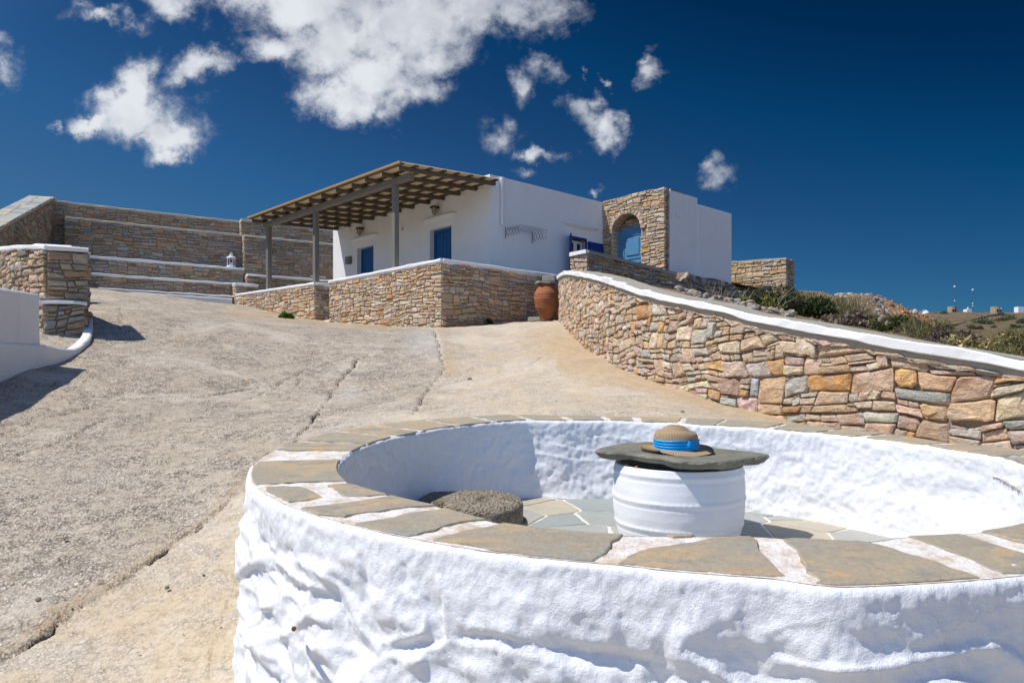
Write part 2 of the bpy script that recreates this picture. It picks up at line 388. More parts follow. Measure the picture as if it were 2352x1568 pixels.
def gnd(px, py):      # where the view line of a measured ground point meets the ground
    ds = np.exp(np.linspace(math.log(1.2), math.log(30), 700)); x = (px-1176)/F*ds; z = (893-py)/F*ds
    dif = z - gz(x, ds); i = np.argmax(dif < 0)
    return (x[i], ds[i])
CX, CY = .58, 3.06
CRK = [([(-200,1610),(0,1506),(87,1454),(202,1376),(272,1338),(347,1286),(405,1240),(463,1200),(503,1160),(548,1122)], .0115, .95),
       ([(677,1014),(712,974),(746,928),(775,887),(822,829),(850,818)], .012, 1.0),
       ([(278,916),(370,910),(463,910),(521,899),(579,890),(631,884),(677,864),(717,844),(770,832),(850,818)], .013, 1.0),
       ([(561,916),(590,905),(619,893),(640,884)], .012, .9), ([(640,912),(670,898),(687,880),(684,862)], .008, .6),
       ([(0,1043),(35,1042),(116,1017),(168,1003),(214,977),(255,954)], .011, .95),
       ([(0,1000),(87,962),(174,945),(278,916)], .009, .8), ([(949,951),(984,893),(1018,852),(1007,806),(995,757)], .016, .7),
       ([(850,860),(900,905),(860,940)], .006, .4), ([(480,1568),(500,1440),(545,1300)], .006, .5), ([(60,1330),(150,1290),(240,1270)], .005, .4),
       ([(270,770),(280,740),(275,700)], .012,.6), ([(1285,800),(1200,850),(1100,870),(1020,856)], .008,.45), ([(560,760),(640,790),(720,780),(830,790)], .007,.3)]
na, nr = 620, 950
fov = np.radians(np.linspace(-45.5, 40, 560))
ang = np.concatenate([np.radians(np.linspace(-180,-46,30)), fov, np.radians(np.linspace(41,179.9,30))]); na = len(ang)
rad = np.concatenate([[.02,.3,.8], np.exp(np.linspace(math.log(1.3), math.log(26), nr)), [30,36,45]]); nr = len(rad)
Rr, Aa = np.meshgrid(rad, ang, indexing='ij')
X = Rr*np.sin(Aa); Y = Rr*np.cos(Aa)
Z = gz(X, Y)
lim = Rr > 26; Z = np.where(lim, np.minimum(Z, 2.2), Z)
nz = fbm(X*1.1, Y*1.1, 0, 4, 3)*.022 + fbm(X*7, Y*7, 0, 4, 9)*.0055
crack = np.zeros(X.shape)
wx = X + fbm(X*9, Y*9, 0, 3, 21)*.018 + fbm(X*2, Y*2, 0, 2, 23)*.02; wy = Y + fbm(X*9+40, Y*9, 0, 3, 22)*.018
for pts, wd, st in CRK:
    w3 = [gnd(*p) for p in pts]
    for (ax,ay), (bx,by) in zip(w3[:-1], w3[1:]):
        L2 = (bx-ax)**2+(by-ay)**2+1e-9
        t_ = np.clip(((wx-ax)*(bx-ax)+(wy-ay)*(by-ay))/L2, 0, 1)
        d_ = np.hypot(wx-ax-t_*(bx-ax), wy-ay-t_*(by-ay))
        ww = wd*(.55+.45*vn(X*6, Y*6, 0, 31))*(.6+.12*np.minimum(Rr,12))
        crack = np.maximum(crack, st*np.clip(1.35-d_/np.maximum(ww,.003), 0, 1))
# two pours of concrete: grey exposed aggregate, and the tan patches of sandy screed
PX = np.where(Y > .3, X/np.maximum(Y,.3)*F+1176, 3000*np.sign(X)); PY = np.where(Y > .3, 893-Z/np.maximum(Y,.3)*F, 3000)
c1 = CRK[0][0]; yl = np.interp(PX, [p[0] for p in c1], [p[1] for p in c1]); wob = fbm(X*2.2, Y*2.2, 0, 4, 41)
z1 = (PY > yl) & (PX < 900)
c7 = CRK[7][0][::-1]; xl = np.interp(PY, [p[1] for p in c7], [p[0] for p in c7], right=900); z2 = (PX > xl+wob*26+fbm(X*9, Y*9, 0, 3, 47)*14) & (PX > 800)
tan = np.where(z1 | z2 | (Y < .3), 1., 0.)
tan = np.where(z1, 1., np.clip(tan + .0, 0, 1)); tan[:, :] = np.where((PX > 1176) & (Y > .3), 1., tan)
# a wash of sand along the wall foot on the right
wash = np.clip(1 - np.hypot((PX-1290)/110., (PY-790)/70.), 0, 1) + np.clip(1.2-np.abs(PY-(820+(PX-1290)*.27))/45., 0, 1)*((PX > 1280) & (PX < 1900))
wash = wash + np.clip(1-np.abs(PX-1015-(PY-760)*.25)/22., 0, 1)*((PY > 750) & (PY < 860))
side = .8*np.clip(1-np.abs(PY-yl+15)/(17.+14*wob), 0, 1)*(PX < 560)*(PY < yl)
wash = np.clip(wash + side*.9 + np.clip(1-np.abs(PY-718-(PX-535)*.09)/16., 0, 1)*((PX > 520) & (PX < 900)) , 0, 1)
pale = np.clip(1-np.hypot((PX-980)/75., (PY-790)/42.), 0, 1) + .8*np.clip(1-np.hypot((PX-800)/45., (PY-905)/22.), 0, 1)
tan = np.where((~z1) & (PX > 700), np.clip((PX-xl-wob*30-fbm(X*5, Y*5, 0, 3, 48)*22)/110.+.35, 0, 1), tan); tan = np.where(Y < .3, 1., tan)
Z = Z + nz - crack*.022*np.clip(Rr/3,.8,2) - np.where(z1, .012, 0)
# the ground stops inside the ring wall
idx = np.arange(nr*na).reshape(nr, na); jn = np.roll(idx, -1, axis=1)
Q = np.stack([idx[:-1], jn[:-1], jn[1:], idx[1:]], -1).reshape(-1,4)[:, ::-1]
Xf, Yf = X.ravel(), Y.ravel(); ins = np.hypot(Xf-CX, Yf-CY) < 1.42
Q = Q[~ins[Q].all(1)]
wxl = np.interp(Yf, [3.75,4.2,4.95,5.85,6.3,7.4,8.8,11.3,14.4,60], [3.25,2.91,2.4,1.98,1.76,1.41,1.16,.96,.92,1.1])
beh = (Yf > 4.0) & (Xf > wxl+.3); Q = Q[~beh[Q].all(1)]      # behind the long wall lies the hillside, not the driveway
def f_ground(t, b):
    p = pos(t); tn = att(t,'tan','Fac'); cr = att(t,'crack','Fac'); ws = att(t,'wash','Fac'); pl = att(t,'pale','Fac')
    flat = t.vm('MULTIPLY', p, (1,1,.6))
    wpos = t.vm('ADD', flat, t.vm('SCALE', t.vm('SUBTRACT', t.noise(flat, 40, 3, .6, out=1), (.5,.5,.5)), sc=.012))
    dist = t.vm('LENGTH', p)
    v1 = t.node('ShaderNodeTexVoronoi'); v1.inputs['Scale'].default_value = 74; t.l.new(wpos, v1.inputs['Vector'])
    v2 = t.node('ShaderNodeTexVoronoi'); v2.inputs['Scale'].default_value = 27; t.l.new(wpos, v2.inputs['Vector'])
    r1 = t.node('ShaderNodeSeparateColor', {0:v1.outputs['Color']}).outputs; r2 = t.node('ShaderNodeSeparateColor', {0:v2.outputs['Color']}).outputs
    n0 = t.noise(p, .55, 4, .6); n1 = t.noise(p, 2.3, 5, .62, .4); n2 = t.noise(p, 11, 5, .7); n3 = t.noise(p, 170, 3, .75)
    expo = t.m('MULTIPLY', t.ramp(t.m('ADD', t.m('MULTIPLY', n1, .35), t.m('ADD', t.m('MULTIPLY', n2, .35), t.m('MULTIPLY', t.noise(p, 34, 3, .6), .30))), .40, .58), t.m('SUBTRACT', 1.0, t.m('MULTIPLY', tn, .45)))
    grey = t.mix(t.ramp(n1,.3,.7), (.42,.35,.26), (.58,.495,.385))
    tanc = t.mix(t.ramp(n1,.35,.65), (.53,.425,.285), (.61,.53,.42))
    base = t.mix(tn, grey, tanc)
    big = t.m('GREATER_THAN', r2[0], .66)
    peb = t.cramp(r1[0], [(0,(.22,.19,.155)), (.3,(.36,.30,.23)), (.6,(.52,.44,.34)), (.86,(.64,.56,.45)), (1,(.78,.72,.63))])
    edge = t.ramp(v1.outputs['Distance'], .30, .55)
    peb = t.mix(t.m('MULTIPLY', edge, .85), peb, (.10,.08,.062))
    c = t.mix(t.m('MULTIPLY', expo, .95), base, peb)
    peb2 = t.cramp(r2[1], [(0,(.20,.22,.23)), (.3,(.40,.38,.35)), (.6,(.56,.47,.38)), (1,(.70,.65,.58))])
    m2 = t.m('MULTIPLY', big, t.m('MULTIPLY', t.m('SUBTRACT', 1.0, t.ramp(v2.outputs['Distance'], .26, .40)), t.m('ADD', .35, t.m('MULTIPLY', expo, .6))))
    c = t.mix(m2, c, peb2)
    streak = t.noise(t.vm('MULTIPLY', p, (1.1,5.5,2)), 2.1, 6, .68, .7)
    c = t.mix(t.m('MULTIPLY', t.ramp(streak, .52, .70), t.m('SUBTRACT', .30, t.m('MULTIPLY', tn, .20))), c, (.20,.165,.13))
    c = t.mix(t.m('MULTIPLY', t.ramp(n0, .48, .66), t.m('SUBTRACT', .20, t.m('MULTIPLY', tn, .12))), c, (.27,.235,.195))
    c = t.mix(t.m('MULTIPLY', t.ramp(t.noise(p, .9, 4, .65, .6), .50, .64), .38), c, (.62,.55,.45))
    c = t.mix(t.m('MULTIPLY', t.ramp(t.noise(t.vm('MULTIPLY', p, (1.2,13,2)), 3.2, 5, .7, .5), .54, .70), .28), c, (.25,.20,.155))
    c = t.mix(t.m('MULTIPLY', ws, t.m('ADD', .25, t.m('MULTIPLY', n2, .7))), c, (.42,.29,.155))
    c = t.mix(t.m('MULTIPLY', pl, t.m('ADD', .2, t.m('MULTIPLY', n2, .8))), c, (.50,.49,.46))
    c = t.mix(t.m('MULTIPLY', t.ramp(t.noise(p, 3.7, 5, .7), .6, .72), .35), c, (.36,.225,.11))
    c = t.vm('SCALE', c, sc=t.m('ADD', .82, t.m('MULTIPLY', n3, .36)))
    c = t.mix(t.ramp(cr, .35, .75), c, (.065,.048,.033))
    t.put(b.inputs['Base Color'], c); b.inputs['Roughness'].default_value = .92
    h = t.m('ADD', t.m('MULTIPLY', t.m('MULTIPLY', t.m('SUBTRACT', .5, v1.outputs['Distance']), t.m('ADD', .25, expo)), .9), t.m('MULTIPLY', m2, .5))
    h = t.m('ADD', h, t.m('ADD', t.m('MULTIPLY', n3, .25), t.m('MULTIPLY', n2, .9)))
    h = t.m('ADD', h, t.m('MULTIPLY', streak, .8))
    fine = t.noise(t.vm('MULTIPLY', p, (1.2,13,2)), 3.2, 5, .7, .5); h = t.m('ADD', h, t.m('MULTIPLY', fine, .7))
    bump(t, b, h, .75, .012)
M_ground = mat('worn_concrete', f_ground)
g = mesh('driveway', np.stack([X,Y,Z],-1).reshape(-1,3), Q, M_ground, None, True, {'tan':tan.ravel(),'crack':crack.ravel(),'wash':wash.ravel(),'pale':np.clip(pale,0,1).ravel()})
tag(g, kind='structure')
# ================================================================ near hillside behind the walls, far hills
def f_soil(t, b):
    p = pos(t); n = t.noise(p, 1.3, 6, .65); n2 = t.noise(p, 14, 6, .75)
    c = t.mix(t.ramp(n,.4,.62), (.17,.12,.07), (.31,.21,.125)); c = t.vm('SCALE', c, sc=t.m('ADD', .55, t.m('MULTIPLY', n2, .8)))
    t.put(b.inputs['Base Color'], c); b.inputs['Roughness'].default_value = 1; bump(t, b, n2, .9, .05)
M_soil = mat('dry_soil', f_soil)
HP = np.array([U(1420,640,10.5), U(1560,690,8.6), U(1700,722,7.6), U(1850,752,6.3), U(2000,782,5.8), U(2200,812,5.5), U(2352,842,5.2), U(2560,880,4.9),
  (3.7,17.2,1.95), (4.7,18.2,2.0), (6.3,19.3,2.05), U(1560,706,12.5), U(1640,715,13), (6.14,20.5,2.4), (7.3,19.4,2.25), U(1750,716,12.5), U(1800,704,16),
  U(1900,678,21), U(1980,692,22), U(2070,722,23), U(1900,757,13), U(2000,776,13), U(2100,794,12.5), U(2200,814,12), U(2352,840,11),
  U(2150,790,18), U(2352,850,16), U(2352,870,24), U(2200,835,24), (16,28,.8), (25,30,-1), (8,30,2.6), (30,15,-2), (2.0,22,2.6), (-2,30,2.6), (18,8,-1.2), (12,42,-.5), (30,45,-4),(0,45,1.5)])
_m = len(HP); _q = ((HP[:,None,:2]-HP[None,:,:2])**2).sum(2)
_B = np.zeros((_m+3,_m+3)); _B[:_m,:_m] = _phi(_q)+np.eye(_m)*.05; _B[:_m,_m] = 1; _B[:_m,_m+1:] = HP[:,:2]; _B[_m:,:_m] = _B[:_m,_m:].T
_v = np.zeros(_m+3); _v[:_m] = HP[:,2]; _hw = np.linalg.solve(_B,_v)
def hz(x, y):
    x = np.asarray(x,float); y = np.asarray(y,float); r = _hw[_m]+_hw[_m+1]*x+_hw[_m+2]*y
    for k in range(_m): r = r + _hw[k]*_phi((x-HP[k,0])**2+(y-HP[k,1])**2)
    return r
def hill(px, d): x = (px-1176)/F*d; return (x, d, float(hz(x,d)))
LW = [U(1285,735,14.4), U(1320,775,11.3), U(1400,830,8.8), U(1500,870,7.4), U(1650,918,6.3), U(1750,947,5.85), U(2000,1003,4.95), U(2352,1041,4.2), U(2640,1075,3.75)]
hx = np.linspace(0.8, 26, 190); hy = np.linspace(3.7, 40, 240); HX, HY = np.meshgrid(hx, hy)
HZ = hz(HX, HY) + fbm(HX*1.3, HY*1.3, 0, 4, 5)*.06*np.clip((HY-7)/5,.3,1)
HZ = HZ - np.clip((HY-19)/5, 0, 4)*1.6*np.clip((HX-9.5)/3,0,1)
gi = np.arange(HX.size).reshape(HX.shape)
HQ = np.stack([gi[:-1,:-1], gi[:-1,1:], gi[1:,1:], gi[1:,:-1]], -1).reshape(-1,4)
# keep only what lies behind the long wall
lwx = np.array([p[0] for p in LW]); lwy = np.array([p[1] for p in LW])
yb = np.interp(HX, lwx, lwy); behind = (HY > yb+.28).ravel() & ((HX > 1.55) | (HY > 14.9)).ravel()
behind &= ~((HX < .2+HY*.105) & (HY > 13)).ravel()
HQ = HQ[behind[HQ].all(1)]
tag(mesh('hillside', np.stack([HX,HY,HZ],-1).reshape(-1,3), HQ, M_soil, None, True), kind='structure')
def f_far(t, b):
    p = pos(t); sp = t.vm('MULTIPLY', p, (.05,.012,.10)); n = t.noise(sp, 1.0, 6, .7, .5); n2 = t.noise(p, .35, 6, .8)
    c = t.cramp(n, [(.30,(.09,.065,.04)), (.44,(.20,.135,.075)), (.56,(.25,.185,.105)), (.7,(.14,.105,.06))])
    c = t.mix(t.m('MULTIPLY', t.ramp(n2,.48,.58), .75), c, (.060,.058,.030))
    c = t.mix(t.m('MULTIPLY', t.ramp(t.noise(p, .22, 5, .7),.58,.64), .5), c, (.28,.235,.175))
    t.put(b.inputs['Base Color'], c); b.inputs['Roughness'].default_value = 1; bump(t, b, n2, 1, 2.5)
M_far = mat('far_scrub', f_far)
fa = np.radians(np.linspace(-60, 75, 300)); fr = np.exp(np.linspace(math.log(45), math.log(3000), 130)); FR, FA = np.meshgrid(fr, fa, indexing='ij')
FX = FR*np.sin(FA); FY = FR*np.cos(FA); dd = np.maximum(FY, 1)
fpx = FX/dd*F+1176
el = np.interp(np.log(dd), np.log([30,60,110,200,420,700,900,1400,3000]), [890,885,838,797,750,718,722,760,880])
ridge = np.interp(fpx, [-2000,0,1500,1900,2040,2110,2200,2352,2700,4000], [120,90,60,25,10,2,0,-2,-6,30])
zf = (893-el-ridge*np.clip(dd/700,0,1)-fbm(fpx/60, np.log(dd)*4, 0, 3, 12)*3.2)/F*dd
fi = np.arange(FR.size).reshape(FR.shape); FQ = np.stack([fi[:-1,:-1], fi[:-1,1:], fi[1:,1:], fi[1:,:-1]], -1).reshape(-1,4)[:, ::-1]
tag(mesh('far_hills', np.stack([FX,FY,zf],-1).reshape(-1,3), FQ, M_far, None, True), kind='structure')
def far(px, d):
    el_ = np.interp(math.log(d), np.log([30,60,110,200,420,700,900,1400,3000]), [890,885,838,797,750,718,722,760,880])
    rd = np.interp(px, [-2000,0,1500,1900,2040,2110,2200,2352,2700,4000], [120,90,60,25,10,2,0,-2,-6,30])
    return ((px-1176)/F*d, d, (893-el_-rd*min(d/700,1))/F*d)
bp = MB(); bp.box(-4000,4000,-4000,4000,-31,-30); tag(bp.build('lowland', M_far), kind='structure')
# ================================================================ masonry
PAL_W = [((.66,.50,.345),5), ((.60,.445,.295),4), ((.66,.47,.28),3), ((.66,.39,.17),1.0), ((.56,.31,.13),.45), ((.57,.52,.43),1.8), ((.72,.61,.45),3.5), ((.50,.365,.25),1.2), ((.62,.455,.325),1.6)]
PAL_G = [((.46,.375,.285),4), ((.43,.335,.23),3.5), ((.37,.345,.30),2.5), ((.34,.30,.255),1.5), ((.48,.31,.18),1.2), ((.52,.42,.31),2), ((.30,.215,.15),1.2), ((.42,.42,.40),1)]
def pick(pal, rng):
    c = rng.choices([p[0] for p in pal], [p[1] for p in pal])[0]; k = rng.uniform(.86,1.12)
    return tuple(min(.8, v*k*rng.uniform(.95,1.05)) for v in c)
def masonry(L, zlo, zhi, tw, th, rng, quoin=False):
    out = []; ox, oz = rng.uniform(0,50), rng.uniform(0,50)
    def rec(q, dep):     # q: bl, br, tr, tl
        wd = ((q[1][0]-q[0][0])+(q[2][0]-q[3][0]))/2; ht = ((q[3][1]-q[0][1])+(q[2][1]-q[1][1]))/2
        cx = (q[0][0]+q[2][0])/2
        W_ = tw(cx) if callable(tw) else tw; H_ = th(cx) if callable(th) else th
        def vcut(lo=.34, hi=.66):
            f = rng.uniform(lo,hi); j = rng.uniform(-.5,.5)*min(ht, W_)*.45/wd
            a = lerp(q[0],q[1],min(.88,max(.12,f-j))); b = lerp(q[3],q[2],min(.88,max(.12,f+j))); rec([q[0],a,b,q[3]],dep+1); rec([a,q[1],q[2],b],dep+1)
        def hcut(lo=.34, hi=.66):
            f = rng.uniform(lo,hi); j = rng.uniform(-.5,.5)*min(.30, H_*.42/ht)
            a = lerp(q[0],q[3],f-j*.5); b = lerp(q[1],q[2],f+j*.5); rec([q[0],q[1],b,a],dep+1); rec([a,b,q[2],q[3]],dep+1)
        if wd < .035 or ht < .024: out.append(q); return
        if ht > H_*4.4: return hcut(.4,.6)
        if wd > W_*3.0: return vcut(.42,.58)
        if ht > H_*2.6: return hcut()
        k = rng.choice([.5,.75,.9,1.0,1.3,1.6])
        if wd < W_*1.45*k and ht < H_*1.4*k:
            if rng.random() < .34 and ht > H_*.6:     # a thin chip under or over a bigger stone
                f = rng.uniform(.16,.30) if rng.random() < .5 else rng.uniform(.70,.84)
                a = lerp(q[0],q[3],f); b = lerp(q[1],q[2],min(.9,max(.1,f+rng.uniform(-.09,.09))))
                lo_, hi_ = [q[0],q[1],b,a], [a,b,q[2],q[3]]
                thin, thick = (lo_,hi_) if f < .5 else (hi_,lo_)
                out.append(thick)
                if rng.random() < .6: m0, m1 = lerp(thin[0],thin[1],.5), lerp(thin[3],thin[2],.5+rng.uniform(-.08,.08)); out.append([thin[0],m0,m1,thin[3]]); out.append([m0,thin[1],thin[2],m1])
                else: out.append(thin)
            else: out.append(q)
            return
        if wd/W_ > ht/H_*rng.uniform(.75,1.3): vcut()
        else: hcut()
    rec([(0,zlo),(L,zlo),(L,zhi),(0,zhi)], 0)
    W0 = tw(L/2) if callable(tw) else tw; H0 = th(L/2) if callable(th) else th
    def wp(p):     # the courses wander, the joints lean
        x, z = p; e = min(1, x/.15, (L-x)/.15)
        zz = z+H0*.55*float(vn(x/(W0*3.2)+ox, z/(H0*5)+oz, 1))+H0*.22*float(vn(x/(W0*1.1)+oz, z/(H0*2)+ox, 5))
        xx = x+max(0,e)*W0*.22*float(vn(x/(W0*2)+oz, z/(H0*1.6)+ox, 2)); return (xx, zz)
    return [[wp(p) for p in q] for q in out]
def lerp(a, b, f): return (a[0]+(b[0]-a[0])*f, a[1]+(b[1]-a[1])*f)
def leaf_poly(q, gap, rng, push=None):
    cx = sum(p[0] for p in q)/4; cz = sum(p[1] for p in q)/4
    wd = max(abs(q[1][0]-q[0][0]), .01); ht = max(abs(q[3][1]-q[0][1]), .01)
    sx = max(.4, 1-2*gap/wd); sz = max(.4, 1-2*gap/ht)
    P = [(cx+(p[0]-cx)*sx, cz+(p[1]-cz)*sz) for p in q]
    out = []; mn = min(wd, ht)
    for i in range(4):
        a, b, c = P[i-1], P[i], P[(i+1)%4]
        la = math.hypot(a[0]-b[0], a[1]-b[1])+1e-6; lc = math.hypot(c[0]-b[0], c[1]-b[1])+1e-6
        fa_ = min(.42, mn*rng.choice([.05,.09,.14,.30])/la); fc_ = min(.42, mn*rng.choice([.05,.09,.14,.30])/lc)
        out.append(lerp(b,a,fa_)); out.append(lerp(b,c,fc_))
        if i in (0,2):
            m_ = lerp(b,c,rng.uniform(.4,.6)); k = rng.uniform(-.01,.09)*mn
            out.append((m_[0], m_[1]+(k if i == 0 else -k)))
    return out
def stone_geo(poly, M, proud, rng, rough):
    n = len(poly); cx = sum(p[0] for p in poly)/n; cz = sum(p[1] for p in poly)/n
    wd = max(p[0] for p in poly)-min(p[0] for p in poly); ht = max(p[1] for p in poly)-min(p[1] for p in poly); mn = min(wd,ht)
    tx = rng.uniform(-.07,.07)*rough; tz = rng.uniform(-.09,.07)*rough
    V = []
    bev = min(.009, mn*.10)
    for p in poly: V.append(M(p[0], p[1], -.05))
    for p in poly: V.append(M(p[0], p[1], proud-bev*rng.uniform(.4,1.8)+tx*(p[0]-cx)+tz*(p[1]-cz)))
    k1 = max(.55, 1-2*bev*1.2/max(wd,.02)); k2 = max(.55, 1-2*bev*1.2/max(ht,.02))
    for p in poly:
        x, z = cx+(p[0]-cx)*k1*rng.uniform(.93,1.0), cz+(p[1]-cz)*k2*rng.uniform(.90,1.0)
        V.append(M(x, z, proud+tx*(x-cx)+tz*(z-cz)+rng.uniform(-.08,.06)*mn*.5*rough))
    fx = rng.uniform(.15,.30)*wd; cl = (cx-fx, cz+rng.uniform(-.2,.2)*ht); cr = (cx+fx, cz+rng.uniform(-.2,.2)*ht)
    for c in (cl, cr): V.append(M(c[0], c[1], proud+tx*(c[0]-cx)+tz*(c[1]-cz)+rng.uniform(-.03,.07)*mn*rough))
    side = [0 if (p[0]-cx)+.3*rng.uniform(-1,1)*wd*.2 < 0 else 1 for p in poly]
    Fc = []
    for i in range(n):
        j = (i+1)%n
        Fc.append((i,j,n+j,n+i)); Fc.append((n+i,n+j,2*n+j,2*n+i)); a, b = side[i], side[j]
        if a == b: Fc.append((2*n+i,2*n+j,3*n+a))
        else: Fc.append((2*n+i,2*n+j,3*n+b,3*n+a))
    return V, Fc, (cx,cz,wd*ht)
def frame_path(pts):      # polyline -> mapping; outward side is to the right of the direction of travel
    P_ = np.array([(p[0],p[1]) for p in pts]); seg = np.hypot(*(P_[1:]-P_[:-1]).T); S = np.concatenate([[0],np.cumsum(seg)])
    dirs = (P_[1:]-P_[:-1])/seg[:,None]
    nd = np.vstack([dirs[:1], (dirs[1:]+dirs[:-1])/2, dirs[-1:]]); nd /= np.hypot(*nd.T)[:,None]
    def M(s, z, o):
        x = np.interp(s,S,P_[:,0]); y = np.interp(s,S,P_[:,1]); dx = np.interp(s,S,nd[:,0]); dy = np.interp(s,S,nd[:,1])
        if len(pts) == 2 and (s < 0 or s > S[-1]): x += dirs[0][0]*(s-min(max(s,0),S[-1])); y += dirs[0][1]*(s-min(max(s,0),S[-1]))
        l = math.hypot(dx,dy); return (x+dy/l*o, y-dx/l*o, z)
    return M, S[-1]
def smooth_path(pts, n=6):   # Catmull-Rom through xyz points
    P_ = [np.array(p,float) for p in pts]; P_ = [2*P_[0]-P_[1]]+P_+[2*P_[-1]-P_[-2]]; out = []
    for i in range(1,len(P_)-2):
        for k in range(n):
            t = k/n; a,b,c,d = P_[i-1:i+3]
            out.append(.5*((2*b)+(-a+c)*t+(2*a-5*b+4*c-d)*t*t+(-a+3*b-3*c+d)*t**3))
    out.append(P_[-2]); return out
class Face:
    def __init__(s, pts, zb, zt, tw=.16, th=.075, pal=PAL_W, proud=.018, gap=.005, thick=.35, rough=1.0, o=0.0, core=True, stones=True, push=None, zlo=None):
        s.M0, s.L = frame_path(pts); s.M = (lambda a,b,c: s.M0(a,b,c+o)) if o else s.M0
        f = lambda v: (v if callable(v) else (lambda q, v=v: np.interp(q, np.linspace(0,s.L,len(v)), v) if hasattr(v,'__len__') else v))
        s.zb, s.zt = f(zb), f(zt); s.tw, s.th, s.pal, s.proud, s.gap, s.thick, s.rough, s.core, s.stones, s.push = tw, th, pal, proud, gap, thick, rough, core, stones, push
        s.n = max(2, int(s.L/.15)+1) if len(pts) > 2 else 2; s.zlo = zlo
def build_walls(root, faces, seed, part_max=300, name='stone', core_mat=None, hints=()):
    rng = random.Random(seed); allst = []
    cb = MB()
    for fc in faces:
        if fc.core:
            ss = np.linspace(0, fc.L, max(fc.n,2)); V = []; N = len(ss)
            for s_ in ss:
                zt, zb = float(fc.zt(s_)), float(fc.zb(s_))-.35
                V += [fc.M(s_,zb,-.014), fc.M(s_,zt-.012,-.014), fc.M(s_,zt-.012,-fc.thick), fc.M(s_,zb,-fc.thick)]
            Fc_ = []
            for i in range(N-1):
                for k in range(4): Fc_.append((i*4+k, (i+1)*4+k, (i+1)*4+(k+1)%4, i*4+(k+1)%4))
            Fc_ += [(3,2,1,0), ((N-1)*4, (N-1)*4+1, (N-1)*4+2, (N-1)*4+3)]
            cb.add(V, [f[::-1] for f in Fc_])
        if not fc.stones: continue
        sa = np.linspace(0, fc.L, 12); lo = min(float(fc.zb(q)) for q in sa)-.08 if fc.zlo is None else fc.zlo; hi = max(float(fc.zt(q)) for q in sa)
        for q in masonry(fc.L, lo, hi, fc.tw, fc.th, rng):
            pl = leaf_poly(q, fc.gap, rng)
            cx = sum(p[0] for p in pl)/len(pl); zt = [float(fc.zt(p[0])) for p in pl]
            if max(p[1] for p in pl) < float(fc.zb(cx))-.06: continue
            pl = [(p[0], min(p[1], z-.004)) for p, z in zip(pl, zt)]
            if max(p[1] for p in pl)-min(p[1] for p in pl) < .018: continue
            if fc.push:
                pl = fc.push(pl)
                if pl is None: continue
            V, Fc_, (sx,sz,ar) = stone_geo(pl, fc.M, fc.proud*rng.uniform(.35,1.5), rng, fc.rough)
            c3 = fc.M(sx,sz,0); px = abs(c3[0]/c3[1]*F) if c3[1] > .5 else 9e9
            big = ar/(c3[0]**2+c3[1]**2)*(1 if px < 1230 else .01)*(1 if abs(c3[2]/c3[1]*F) < 720 else .01)
            allst.append((big, V, Fc_, pick(fc.pal, rng)))
    if cb.V: cb.build('mortar_core', core_mat or M_mortar, root)
    for (hx_, hy_, hc) in hints:      # stones of a striking colour, where they sit in the wall
        def dist_(q):
            c_ = q[1][-1]; return math.hypot(c_[0]/c_[1]*F+1176-hx_, 893-c_[2]/c_[1]*F-hy_)-min(25, math.sqrt(max(q[0],0))*F*.5)
        k_ = min(range(len(allst)), key=lambda i: dist_(allst[i])); a_ = allst[k_]; allst[k_] = (a_[0], a_[1], a_[2], hc)
    allst.sort(key=lambda a: -a[0])
    for (bg_, V, Fc_, c) in allst[:part_max]:
        mesh(name, V, Fc_, M_stone, root, False, {'col': np.tile(c,(len(V),1))})
    rest = allst[part_max:]
    if rest:
        mb = MB(); cs = []
        for (bg_, V, Fc_, c) in rest: mb.add(V, Fc_); cs += [c]*len(V)
        tag(mesh('small_stones', mb.V, mb.F, M_stone, root, False, {'col': np.array(cs)}), kind='stuff')
def sweep(name, pts, zt, sec, material, parent, n=None, wob=0.0, smooth=False, seed=0):    # section (o, dz) swept along the path
    M, L = frame_path(pts); n = n or max(2, int(L/.2)+1); ss = np.linspace(0,L,n); K = len(sec); V = []
    zf_ = zt if callable(zt) else (lambda q: np.interp(q, np.linspace(0,L,len(zt)), zt) if hasattr(zt,'__len__') else zt)
    for s_ in ss:
        for (o_, dz) in sec:
            jj = wob*float(vn(s_*5+o_*3, dz*20, seed)) + wob*.6*float(vn(s_*17, dz*30+o_, seed+3)); V.append(M(s_, float(zf_(s_))+dz+jj, o_+jj*.6))
    Fc_ = []
    for i in range(n-1):
        for k in range(K): Fc_.append((i*K+k, i*K+(k+1)%K, (i+1)*K+(k+1)%K, (i+1)*K+k))
    Fc_ += [tuple(range(K))[::-1], tuple(range((n-1)*K, n*K))]
    return mesh(name, V, Fc_, material, parent, smooth)
# ================================================================ frames used by the buildings
u = np.array([-.702,.712]); v = np.array([.749,.662]); v /= np.hypot(*v)
def A2(p, a=0, b=0): return (p[0]+u[0]*a+v[0]*b, p[1]+u[1]*a+v[1]*b)
K0 = (-1.326,14.0); KE = A2(K0, 4.04); KR = A2(K0, 0, 3.3)
R0 = (-4.62,17.35); T0 = A2(R0, 4.43)
def cap(o0=.04, o1=-.47, h=.062, mb=.03):    # rendered coping with a slightly rounded edge
    return [(-.0,-mb),(.008,-mb),(.012,-.004),(o0-.006,0),(o0,.012),(o0,h-.014),(o0-.014,h),(o1+.014,h),(o1,h-.014),(o1,0)]
